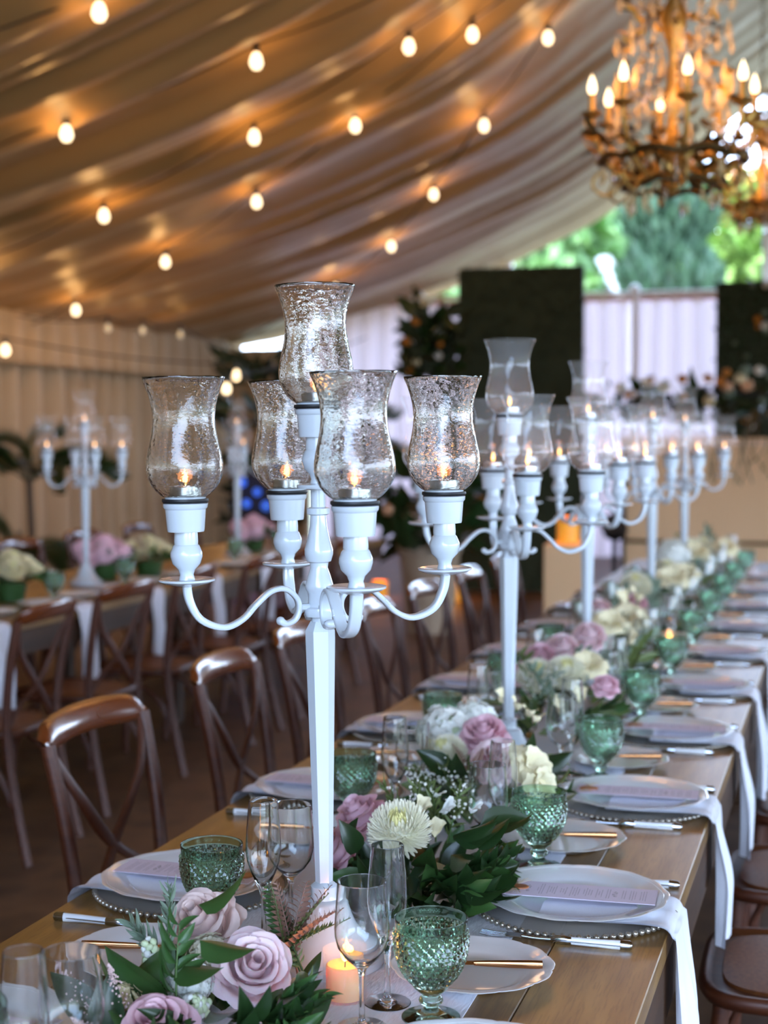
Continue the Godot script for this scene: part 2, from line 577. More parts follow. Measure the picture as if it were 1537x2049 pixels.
func far_end() -> void:
	# pipe and drape across the far end, a little askew
	var d := thing("pipe_and_drape", "pale pink and white sheer drape hung on white posts across the far end", "drape", Vector3(-6.4, 0, -18.0), 0.035)
	var hems: Array = []
	for k in 6:
		var m: Material = M.sheer
		drape_panel(d, "drape_panel", Vector3(k * 1.32, 0.004, 0), Vector3(1, 0, 0), 1.3, 3.09, 0.07, 0.24, m, 130 + k)
	var top := Geo.new()
	for k in 6:
		top.box(Vector3(1.3, 0.06, 0.03), 0.005, xf(Vector3(k * 1.32 + 0.66, 3.11, 0)))
	part("hem", top, M.sheer_hem, d)
	for k in 7:
		var g := Geo.new()
		g.lathe([Vector2(0, 0), Vector2(0.16, 0), Vector2(0.16, 0.02), Vector2(0.035, 0.03), Vector2(0.035, 3.18), Vector2(0.06, 3.19), Vector2(0.06, 3.24), Vector2(0, 3.28)], 12, xf(Vector3(k * 1.32, 0, 0.1)))
		part("post", g, M.pole_white, d)
	var rail := Geo.new()
	rail.tube(PackedVector3Array([Vector3(-0.05, 3.17, 0.05), Vector3(7.95, 3.17, 0.05)]), PackedFloat32Array([0.025]), 8)
	part("rail", rail, M.pole_white, d)
	# plain drape closing the corner, lower than the roof so that a slit of daylight shows
	var corner := thing("corner_drape", "greyish cream drape in the far left corner under a slit of daylight", "drape", Vector3(-7.7, 0, -17.9))
	drape_panel(corner, "drape_panel", Vector3(0, 0.004, 0), Vector3(1, 0, 0), 1.2, 2.57, 0.05, 0.2, M.drape, 171)
	# low tan panelled front at the right
	var bar := thing("bar_front", "tan panelled bar front with a dark skirting line at the far end", "bar", Vector3(0.4, 0, -15.6))
	for k in 3:
		var g := Geo.new()
		g.box(Vector3(1.55, 1.0, 0.08), 0.01, xf(Vector3(-1.8 + k * 1.56, 0.9, 0)))
		part("panel", g, M.panel_tan, bar)
	var sk := Geo.new()
	sk.box(Vector3(4.7, 0.035, 0.1), 0.005, xf(Vector3(-0.24, 0.385, 0.01)))
	part("skirting_line", sk, M.old_gilt, bar)
	var pl := Geo.new()
	pl.box(Vector3(4.7, 0.36, 0.08), 0.01, xf(Vector3(-0.24, 0.185, 0)))
	part("plinth", pl, M.panel_tan, bar)
	var ct := Geo.new()
	ct.box(Vector3(4.8, 0.05, 0.6), 0.01, xf(Vector3(-0.24, 1.43, -0.2)))
	part("counter", ct, M.panel_tan, bar)
	var fr := Geo.new()
	fr.box(Vector3(0.04, 1.4, 0.12), 0.005, xf(Vector3(-2.6, 0.7, 0.0)))
	part("end_post", fr, M.black, bar)
	# trees and a house beyond the gable
	cypress()
	leafy("pale leafy tree filling the gap left of the cypress", Vector3(-6.3, 0, -44), 9.2, 6.0, 2.2, Color(0.20, 0.33, 0.15), 3)
	leafy("bright yellow-green tree low to the right of the cypress", Vector3(-2.0, 0, -40), 7.4, 5.2, 1.0, Color(0.25, 0.38, 0.09), 4)
	leafy("blue-green tree far left, just above the pink drape", Vector3(-12.2, 0, -46), 8.0, 7.0, 3.0, Color(0.17, 0.30, 0.17), 5)
	leafy("small green tree beside the hedge board's upper left corner", Vector3(-10.6, 0, -41), 8.2, 5.0, 0.6, Color(0.2, 0.34, 0.13), 6)
	leafy("slim green tree in front of the house's gable", Vector3(-6.5, 0, -31.0), 6.2, 2.6, 0.6, Color(0.22, 0.36, 0.14), 8)
	var h := thing("house", "pale rendered house with a brown gabled roof beyond the marquee", "house", Vector3(-6.6, 0, -35), 0.0)
	h.scale = Vector3(0.6, 1.3, 1.0)
	var w := Geo.new()
	w.box(Vector3(5.2, 3.6, 5), 0.0, xf(Vector3(0, 1.8, 0)))
	part("wall", w, M.render_wall, h)
	var rf := Geo.new()
	for s in [-1.0, 1.0]:
		rf.box(Vector3(3.7, 0.16, 5.8), 0.02, Transform3D(Basis(Vector3.BACK, s * -0.6), Vector3(s * 1.45, 4.45, 0)))
	part("roof", rf, M.render_wall, h)
	var fa := Geo.new()
	for s in [-1.0, 1.0]:
		fa.box(Vector3(3.7, 0.22, 0.12), 0.0, Transform3D(Basis(Vector3.BACK, s * -0.6), Vector3(s * 1.45, 4.34, 2.9)))
	part("fascia", fa, M.roof_tile, h)
	var ga := Geo.new()
	ga.tri(Vector3(-2.6, 3.55, 2.5), Vector3(0, 5.35, 2.5), Vector3(2.6, 3.55, 2.5))
	part("gable", ga, M.render_wall, h)
	ga = Geo.new()
	ga.tri(Vector3(-2.6, 3.55, -2.5), Vector3(2.6, 3.55, -2.5), Vector3(0, 5.35, -2.5))
	part("gable", ga, M.render_wall, h)

func blade(length: float, width: float, fold_ := 0.2, droop := 0.25, rows := 6) -> Geo:
	# a leaf growing along +y from its base, its face towards +z
	var g := Geo.new()
	var p := PackedVector3Array()
	for r in rows:
		var u := float(r) / (rows - 1)
		var w := width * 0.5 * pow(sin(PI * pow(u, 0.72)), 0.85)
		for c in 5:
			var s := (c - 2) / 2.0
			p.append(Vector3(w * s, length * (u - 0.18 * droop * u * u), -droop * length * u * u + absf(s) * w * fold_ * 2.0))
	g.sheet(p, rows, 5, false, true)
	return g

func cypress() -> void:
	var o := thing("cypress_tree", "tall dark blue-green cypress rising beyond the far drape", "tree", Vector3(-3.4, 0, -30))
	var tr := Geo.new()
	tr.lathe([Vector2(0.2, 0), Vector2(0.14, 3), Vector2(0.02, 8.5)], 8)
	part("trunk", tr, M.bark, o)
	var where := []
	var cols := []
	rng.seed = 5
	for k in 5200:
		var h := rng.randf() * 9.0
		var r := 0.92 * minf(1.0, (9.3 - h) / 4.2) * (0.45 + 0.55 * sqrt(rng.randf())) * (0.85 + 0.2 * sin(h * 5.0))
		var a := rng.randf() * TAU
		var d := Vector3(cos(a) * 0.4, 1.0, sin(a) * 0.4)
		where.append(aim(Vector3(cos(a) * r, h + 0.3, sin(a) * r), d, rng.randf() * TAU, rng.randf_range(0.8, 1.5)))
		var q := rng.randf_range(0.75, 1.25)
		cols.append(Color(0.05 * q, 0.1 * q, 0.052 * q))
	swarm("foliage", blade(0.34, 0.13, 0.3, 0.2, 4).mesh(), M.foliage, where, o, cols)

func leafy(label: String, at: Vector3, high: float, wide: float, bole: float, col: Color, seed_: int) -> void:
	var o := thing("leafy_tree", label, "tree", at)
	var tr := Geo.new()
	tr.lathe([Vector2(0.22, 0), Vector2(0.13, bole), Vector2(0.03, high * 0.8)], 8)
	part("trunk", tr, M.bark, o)
	rng.seed = seed_
	var where := []
	var cols := []
	var blobs := []
	for k in 26:
		blobs.append(Vector3(rng.randf_range(-1, 1) * wide * 0.42, bole + rng.randf() * (high - bole), rng.randf_range(-1, 1) * wide * 0.42))
	for k in 4200:
		var b: Vector3 = blobs[k % blobs.size()]
		var d := Vector3(rng.randfn(), rng.randfn(), rng.randfn()).normalized()
		where.append(aim(b + d * wide * 0.2 * rng.randf_range(0.6, 1.0), (d + Vector3(0, rng.randf_range(-0.6, 0.6), 0)), rng.randf() * TAU, rng.randf_range(0.7, 1.4)))
		var q := rng.randf_range(0.7, 1.25)
		cols.append(Color(col.r * q, col.g * q, col.b * q * 0.9))
	swarm("foliage", blade(0.5, 0.3, 0.3, 0.3, 4).mesh(), M.foliage, where, o, cols)

# ---------------------------------------------------------------- lights overhead
func festoon(label: String, ends: Array, spots: Array, small := false) -> void:
	var glow := 0.25 if small else 1.0
	var o := thing("string_lights", label, "string lights", Vector3.ZERO, 0.0, "bulb strings under the marquee ceiling")
	var pts: Array = [ends[0]]
	pts.append_array(spots)
	pts.append(ends[1])
	var path := PackedVector3Array()
	for k in pts.size() - 1:
		for s in 5:
			var u := s / 5.0
			path.append((pts[k] as Vector3).lerp(pts[k + 1], u) + Vector3(0, 0.1 - 0.05 * sin(PI * u), 0))
	path.append((pts[-1] as Vector3) + Vector3(0, 0.1, 0))
	var g := Geo.new()
	g.tube(path, PackedFloat32Array([0.007]), 5)
	part("cable", g, M.cable, o)
	if not cache.has("globe"):
		var b := Geo.new()
		b.lathe([Vector2(0, -0.052), Vector2(0.022, -0.047), Vector2(0.039, -0.015), Vector2(0.03, 0.024), Vector2(0.013, 0.05)], 9)
		cache.globe = b.mesh()
		var s := Geo.new()
		s.lathe([Vector2(0, 0.048), Vector2(0.019, 0.048), Vector2(0.019, 0.1), Vector2(0.008, 0.112), Vector2(0, 0.112)], 10)
		cache.socket = s.mesh()
	for q in spots:
		part("socket", cache.socket, M.black, o, xf(q))
		part("bulb", cache.globe, M.bulb_dim if small else M.bulb, o, xf(q, Vector3.ZERO, 0.75 if small else 1.0))
		lamp(q, 0.2 * glow, Color("ffbe6e"), 0.03, o)

func overhead() -> void:
	festoon("string of glowing bulbs running down the ceiling nearest the chandelier", [Vector3(-0.9, 5.2, -9.6), Vector3(-7.3, 2.5, -17.3)], [Vector3(-1.55, 4.95, -10.4), Vector3(-2.2, 4.48, -11.33), Vector3(-2.88, 4.02, -12.12), Vector3(-3.64, 3.68, -13.34), Vector3(-4.41, 3.38, -14.55), Vector3(-5.3, 3.06, -15.4)])
	festoon("string of five glowing bulbs crossing the middle of the ceiling", [Vector3(-0.9, 5.2, -9.7), Vector3(-7.7, 2.45, -13.0)], [Vector3(-1.6, 4.85, -10.0), Vector3(-2.51, 4.25, -10.21), Vector3(-3.47, 3.75, -10.54), Vector3(-4.51, 3.34, -11.19), Vector3(-5.64, 2.98, -11.89), Vector3(-6.89, 2.65, -12.59)])
	festoon("string of glowing bulbs left of and nearer than the five-bulb string", [Vector3(-0.9, 5.2, -9.5), Vector3(-7.7, 2.45, -10.6)], [Vector3(-1.75, 4.75, -9.6), Vector3(-2.81, 4.06, -9.67), Vector3(-3.95, 3.55, -9.76), Vector3(-5.24, 3.1, -10.01), Vector3(-6.6, 2.72, -10.3)])
	festoon("string of glowing bulbs with two showing at the upper left", [Vector3(-0.9, 5.2, -9.3), Vector3(-7.7, 2.45, -7.6)], [Vector3(-2.4, 4.25, -8.9), Vector3(-3.46, 3.76, -8.59), Vector3(-4.55, 3.32, -8.22), Vector3(-5.7, 2.95, -7.9)])
	festoon("string of glowing bulbs with one at the top left corner", [Vector3(-0.9, 5.2, -9.0), Vector3(-7.7, 2.45, -5.4)], [Vector3(-1.7, 4.75, -8.2), Vector3(-2.6, 4.2, -7.6), Vector3(-3.69, 3.66, -7.02), Vector3(-4.9, 3.2, -6.4)])
	# smaller lights along the drape
	festoon("string of small bulbs along the far left drape", [Vector3(-7.4, 2.5, -12.4), Vector3(-7.2, 2.45, -17.0)], [Vector3(-7.06, 2.55, -13.55), Vector3(-6.95, 2.56, -14.1), Vector3(-6.85, 2.56, -14.8)], true)
	festoon("string of bulbs hanging lower in front of the cream drapes", [Vector3(-7.3, 2.5, -9.9), Vector3(-5.3, 2.5, -16.5)], [Vector3(-6.95, 2.22, -11.45), Vector3(-5.62, 2.06, -13.4), Vector3(-5.55, 1.92, -13.0)])
	chandelier("gilt chandelier with candle bulbs and crystal drops above the long table", Vector3(-0.73, 2.5, -6.55), 1.0, true)
	chandelier("second gilt chandelier glowing farther off, half out of the frame at the right", Vector3(-0.62, 2.98, -11.2), 0.85, false)

func chandelier(label: String, at: Vector3, sc: float, full: bool) -> void:
	var o := thing("chandelier", label, "chandelier", at)
	o.scale = Vector3.ONE * sc
	var col := Geo.new()
	col.lathe([Vector2(0, 0.02), Vector2(0.02, 0.03), Vector2(0.035, 0.06), Vector2(0.02, 0.09), Vector2(0.07, 0.14), Vector2(0.085, 0.2), Vector2(0.03, 0.26), Vector2(0.02, 0.36), Vector2(0.045, 0.42), Vector2(0.03, 0.5), Vector2(0.018, 0.62), Vector2(0.05, 0.72), Vector2(0.06, 0.78), Vector2(0.02, 0.86), Vector2(0.012, 1.02), Vector2(0, 1.03)], 14)
	part("column", col, M.gilt, o)
	var chain := Geo.new()
	var top := (roof_y(at.x) - at.y) / sc
	for k in int((top - 1.02) / 0.05):
		var q := PackedVector3Array()
		for s in 9:
			var a := TAU * s / 8.0
			q.append(Vector3(0.014 * cos(a) if k % 2 else 0.0, 1.045 + k * 0.05 + 0.032 * sin(a), 0.0 if k % 2 else 0.014 * cos(a)))
		chain.tube(q, PackedFloat32Array([0.004]), 5, 1.0, Vector3.ZERO, false)
	part("chain", chain, M.old_gilt, o)
	# crown, basket ring and bowl
	for q in [[0.17, 0.93, 0.012, "crown"], [0.3, 0.17, 0.016, "basket_ring"], [0.2, 0.06, 0.013, "lower_ring"]]:
		var g := Geo.new()
		var p := PackedVector3Array()
		for s in 41:
			var a := TAU * s / 40.0
			p.append(Vector3(q[0] * cos(a), q[1] + 0.012 * sin(a * 8.0), q[0] * sin(a)))
		g.tube(p, PackedFloat32Array([q[2]]), 6, 1.6, Vector3.ZERO, false)
		part(q[3], g, M.old_gilt, o)
	if not cache.has("arm_g"):
		var g := Geo.new()
		g.tube(curve([Vector3(0.03, 0.2, 0), Vector3(0.12, 0.08, 0), Vector3(0.24, 0.1, 0), Vector3(0.33, 0.24, 0), Vector3(0.345, 0.33, 0)]), PackedFloat32Array([0.011]), 6)
		g.tube(curve([Vector3(0.2, 0.08, 0), Vector3(0.27, 0.0, 0), Vector3(0.34, 0.04, 0), Vector3(0.31, 0.1, 0), Vector3(0.28, 0.07, 0)], 4), PackedFloat32Array([0.007]), 5)
		for k in 5:
			var u := k / 4.0
			var lf := blade(0.07, 0.035, 0.3, 0.5, 4)
			var x := aim(Vector3(0.1 + 0.24 * u, 0.07 + 0.2 * u * u, 0), Vector3(0.4, 0.4, 1 if k % 2 else -1), k)
			for j in lf.v.size():
				lf.v[j] = x * lf.v[j]
				lf.n[j] = x.basis * lf.n[j]
			var b := g.v.size()
			g.v.append_array(lf.v)
			g.n.append_array(lf.n)
			g.t.append_array(lf.t)
			for j in lf.i: g.i.append(b + j)
		cache.arm_g = g.mesh()
		var c := Geo.new()
		c.lathe([Vector2(0.008, 0.32), Vector2(0.046, 0.345), Vector2(0.05, 0.352), Vector2(0.014, 0.352), Vector2(0.013, 0.43), Vector2(0, 0.43)], 10, xf(Vector3(0.345, 0, 0)))
		cache.cup_g = c.mesh()
		var b2 := Geo.new()
		b2.lathe([Vector2(0, 0.43), Vector2(0.014, 0.435), Vector2(0.019, 0.455), Vector2(0.013, 0.485), Vector2(0, 0.515)], 10, xf(Vector3(0.345, 0, 0)))
		cache.bulb_g = b2.mesh()
		var dr := Geo.new()
		for s in 6:
			var a := TAU * s / 6
			var e := TAU * (s + 1) / 6
			var p0 := Vector3(cos(a) * 0.012, -0.045, sin(a) * 0.012)
			var p1 := Vector3(cos(e) * 0.012, -0.045, sin(e) * 0.012)
			dr.tri(Vector3(0, 0, 0), p1, p0)
			dr.tri(Vector3(0, -0.075, 0), p0, p1)
		cache.drop = dr.mesh()
	for k in 8:
		var a := TAU * (k + 0.35) / 8.0
		var x := Transform3D(Basis(Vector3.UP, a), Vector3(0, 0.02, 0))
		var arm := part("arm", cache.arm_g, M.gilt, o, x)
		part("drip_pan", cache.cup_g, M.gilt, arm)
		part("bulb", cache.bulb_g, M.bulb, arm)
		lamp(x * Vector3(0.345, 0.465, 0), 0.12, Color("ffb060"), 0.02, o)
	if not cache.has("strand"):
		var g := Geo.new()
		for k in 24:
			var u := k / 23.0
			g.ball(Vector3(0.17 + 0.13 * u * u - 0.05 * sin(PI * u), 0.92 - 0.74 * u, 0), Vector3.ONE * (0.006 + 0.004 * (k % 3)), 6, 4)
		cache.strand = g.mesh()
	for k in 9:
		part("crystal_strand", cache.strand, M.amber_crystal, o, Transform3D(Basis(Vector3.UP, TAU * k / 9.0), Vector3.ZERO))
	rng.seed = 77
	for k in 90:
		var a := rng.randf() * TAU
		var ring: Array = [[0.3, 0.15], [0.2, 0.04], [0.19, 0.92], [0.33, 0.3], [0.24, 0.55]][k % 5]
		part("crystal_drop", cache.drop, M.amber_crystal if k % 3 else M.crystal, o, xf(Vector3(ring[0] * cos(a), ring[1] - 0.02 * rng.randf(), ring[0] * sin(a)), Vector3.ZERO, rng.randf_range(0.8, 1.5)))
	for k in 110:
		var a := rng.randf() * TAU
		var r := rng.randf_range(0.1, 0.34)
		part("gilt_leaf", leaf_mesh(0), M.old_gilt if k % 3 else M.gilt, o, aim(Vector3(r * cos(a), 0.1 + 0.13 * rng.randf() + 0.3 * (r - 0.14), r * sin(a)), Vector3(cos(a), rng.randf_range(-0.6, 0.9), sin(a)), rng.randf() * TAU, rng.randf_range(0.9, 1.6)))
	for k in 90:
		var a := rng.randf() * TAU
		var y := rng.randf_range(0.25, 0.95)
		var r := rng.randf_range(0.05, 0.2) + 0.1 * (1.0 - y)
		part("gilt_leaf", leaf_mesh(0), M.gilt if k % 2 else M.old_gilt, o, aim(Vector3(r * cos(a), y, r * sin(a)), Vector3(cos(a), rng.randf_range(-1.0, 0.6), sin(a)), rng.randf() * TAU, rng.randf_range(0.6, 1.1)))
	for k in 40:
		var a := rng.randf() * TAU
		var y := rng.randf_range(0.35, 0.95)
		part("crystal_drop", cache.drop, M.amber_crystal, o, xf(Vector3(0.24 * cos(a), y, 0.24 * sin(a)), Vector3.ZERO, rng.randf_range(1.0, 1.7)))
	if full:
		for k in 40:
			var a := rng.randf() * TAU
			part("green_leaf", leaf_mesh(0), M.leaf_dark, o, aim(Vector3(0.1 * cos(a), 0.86 + 0.12 * rng.randf(), 0.1 * sin(a)), Vector3(cos(a), rng.randf_range(-0.3, 0.9), sin(a)), rng.randf() * TAU, rng.randf_range(1.1, 1.8)))

func leaf_mesh(k: int) -> ArrayMesh:
	# 0 small, 1 broad, 2 long, 3 narrow sprig leaf, 4 large
	var key := "leaf%d" % k
	if not cache.has(key):
		var q = [[0.075, 0.03, 0.3, 0.35], [0.095, 0.05, 0.22, 0.3], [0.125, 0.042, 0.3, 0.3], [0.045, 0.009, 0.2, 0.25], [0.36, 0.16, 0.2, 0.4]][k]
		cache[key] = blade(q[0], q[1], q[2], q[3], 7).mesh()
	return cache[key]

# ---------------------------------------------------------------- tables and chairs
func table(label: String, x0: float, x1: float, z0: float, z1: float) -> void:
	var o := thing("banquet_table", label, "table", Vector3((x0 + x1) / 2, 0, (z0 + z1) / 2), 0, "")
	var w := (x1 - x0) / 6.0
	var ln := absf(z1 - z0)
	for k in 6:
		var g := Geo.new()
		g.box(Vector3(w - 0.0012, 0.034, ln), 0.0016, xf(Vector3(-(x1 - x0) / 2 + w * (k + 0.5), T - 0.017, 0)))
		part("plank", g, M["oak%d" % (k % 3)], o)
	for s in [-1.0, 1.0]:
		var g := Geo.new()
		g.box(Vector3(0.028, 0.1, ln - 0.02), 0.003, xf(Vector3(s * ((x1 - x0) / 2 - 0.016), T - 0.085, 0)))
		part("apron", g, M.apron, o)
		var e := Geo.new()
		e.box(Vector3(x1 - x0 - 0.07, 0.1, 0.028), 0.003, xf(Vector3(0, T - 0.085, s * (ln / 2 - 0.03))))
		part("apron", e, M.apron, o)
	var n := int(ln / 2.4) + 1
	for k in n:
		var z := -ln / 2 + 0.3 + (ln - 0.6) * k / (n - 1)
		for s in [-1.0, 1.0]:
			var g := Geo.new()
			g.box(Vector3(0.075, T - 0.135, 0.075), 0.006, xf(Vector3(s * ((x1 - x0) / 2 - 0.16), (T - 0.135) / 2, z)))
			part("leg", g, M.apron, o)
		var b := Geo.new()
		b.box(Vector3(x1 - x0 - 0.2, 0.06, 0.05), 0.005, xf(Vector3(0, T - 0.165, z)))
		part("cross_beam", b, M.apron, o)

func make_chair() -> Node3D:
	# faces +x; the seat is centred on the origin
	var o := thing("crossback_chair", "", "chair")
	var seat := Geo.new()
	var pr := PackedVector3Array()
	var rows := [[0.0, 0.458], [0.19, 0.46], [0.2, 0.468], [0.212, 0.466], [0.216, 0.452], [0.208, 0.438], [0.19, 0.434], [0.0, 0.434]]
	for q in rows:
		for c in 33:
			var a := TAU * (c % 32) / 32.0
			var ex := 0.5
			pr.append(Vector3(q[0] * signf(cos(a)) * pow(absf(cos(a)), ex), q[1], q[0] * signf(sin(a)) * pow(absf(sin(a)), ex) * (1.0 + 0.06 * cos(a))))
	seat.sheet(pr, rows.size(), 33, true, true)
	part("seat", seat, M.bentwood, o)
	var pm := Geo.new()
	var pp := PackedVector3Array()
	for q in [[0.172, 0.457], [0.17, 0.4662], [0.0, 0.4655]]:
		for c in 33:
			var a := TAU * (c % 32) / 32.0
			pp.append(Vector3(q[0] * signf(cos(a)) * pow(absf(cos(a)), 0.52), q[1], q[0] * signf(sin(a)) * pow(absf(sin(a)), 0.52)))
	pm.sheet(pp, 3, 33, true)
	part("woven_panel", pm, M.rattan, o)
	for s in [-1.0, 1.0]:
		var back := Geo.new()
		back.tube(curve([Vector3(-0.26, 0.0, s * 0.2), Vector3(-0.205, 0.25, s * 0.19), Vector3(-0.178, 0.46, s * 0.187), Vector3(-0.195, 0.66, s * 0.197), Vector3(-0.235, 0.86, s * 0.207)]), PackedFloat32Array([0.0165]), 10)
		part("back_post", back, M.bentwood, o)
		var leg := Geo.new()
		leg.tube(curve([Vector3(0.2, 0.0, s * 0.19), Vector3(0.185, 0.25, s * 0.175), Vector3(0.165, 0.44, s * 0.165)]), PackedFloat32Array([0.014, 0.015, 0.016, 0.017]), 10)
		part("front_leg", leg, M.bentwood, o)
		var st := Geo.new()
		st.tube(curve([Vector3(-0.235, 0.845, s * 0.2), Vector3(-0.205, 0.74, s * 0.135), Vector3(-0.2, 0.62, s * 0.02), Vector3(-0.178, 0.54, s * -0.09), Vector3(-0.168, 0.465, s * -0.17)]), PackedFloat32Array([0.017]), 10, 0.42, Vector3(0, 0.35, 1))
		part("cross_strap", st, M.bentwood, o)
		var hoop := Geo.new()
		hoop.tube(curve([Vector3(0.188, 0.2, s * 0.178), Vector3(0.12, 0.34, s * 0.176), Vector3(0.0, 0.395, s * 0.175), Vector3(-0.12, 0.34, s * 0.18), Vector3(-0.2, 0.2, s * 0.188)]), PackedFloat32Array([0.009]), 8)
		part("side_brace", hoop, M.bentwood, o)
	var fh := Geo.new()
	fh.tube(curve([Vector3(0.19, 0.2, -0.178), Vector3(0.182, 0.34, -0.12), Vector3(0.178, 0.395, 0.0), Vector3(0.182, 0.34, 0.12), Vector3(0.19, 0.2, 0.178)]), PackedFloat32Array([0.009]), 8)
	part("front_brace", fh, M.bentwood, o)
	var rail := Geo.new()
	var rp := PackedVector3Array()
	var m := 25
	for k in m:
		var u := 2.0 * k / (m - 1) - 1.0
		var c := Vector3(-0.24 - 0.035 * (1.0 - u * u), 0.868 + 0.012 * (1.0 - u * u), u * 0.222)
		var e := pow(1.0 - pow(absf(u), 10.0), 0.5)
		for s in 13:
			var a := TAU * (s % 12) / 12.0
			rp.append(c + Vector3(cos(a) * 0.0165 * maxf(e, 0.25), sin(a) * 0.033 * maxf(e, 0.15), 0) + Vector3(-0.01 * sin(a), 0, 0))
	rail.sheet(rp, m, 13, true, true)
	part("top_rail", rail, M.gloss_rail, o)
	return o

func chairs() -> void:
	var proto := make_chair()
	var first := true
	var names := ["nearest", "second", "third", "fourth", "fifth", "sixth", "seventh", "eighth"]
	var left := [[-1.33, -2.16, 0.02], [-1.335, -2.94, -0.03], [-1.36, -3.74, 0.03], [-1.385, -4.4, -0.02], [-1.36, -5.12, 0.04], [-1.37, -5.8, -0.03], [-1.36, -6.5, 0.02], [-1.36, -7.2, 0.0]]
	var k := 0
	for q in left:
		var lb := "glossy brown crossback chair, %s along the left side of the long table" % names[k]
		if k == 0: lb = "glossy brown crossback chair by the long table, cut off at the photo's left edge"
		if first:
			proto.position = Vector3(q[0], 0, q[1])
			proto.rotation.y = q[2]
			tag(proto, lb, "", "chairs along the left side of the long table")
			first = false
		else:
			copy(proto, lb, Vector3(q[0], 0, q[1]), q[2], "chairs along the left side of the long table")
		k += 1
	k = 0
	for z in [-2.33, -3.0, -3.66, -4.36, -5.05, -5.75, -6.45]:
		copy(proto, "woven-seated brown chair, %s along the right side of the long table" % names[k], Vector3(-0.055 + 0.008 * (k % 2), 0, z), PI + 0.03 * sin(k * 2.0), "chairs along the right side of the long table")
		k += 1
	k = 0
	for z in [-4.02, -4.74, -5.46, -6.16, -6.86, -7.56, -8.26]:
		copy(proto, "dark brown crossback chair, %s along the near side of the background table" % names[k], Vector3(-3.0 + 0.03 * sin(k * 1.7), 0, z), PI + 0.06 * sin(k * 2.3), "chairs on the near side of the background table")
		k += 1
	k = 0
	for z in [-6.0, -6.75, -7.5, -8.25, -9.0, -9.7]:
		copy(proto, "reddish brown chair, %s from the left behind the background table by the drapes" % names[k], Vector3(-4.24, 0, z), 0.05 * sin(k * 1.9), "chairs behind the background table")
		k += 1

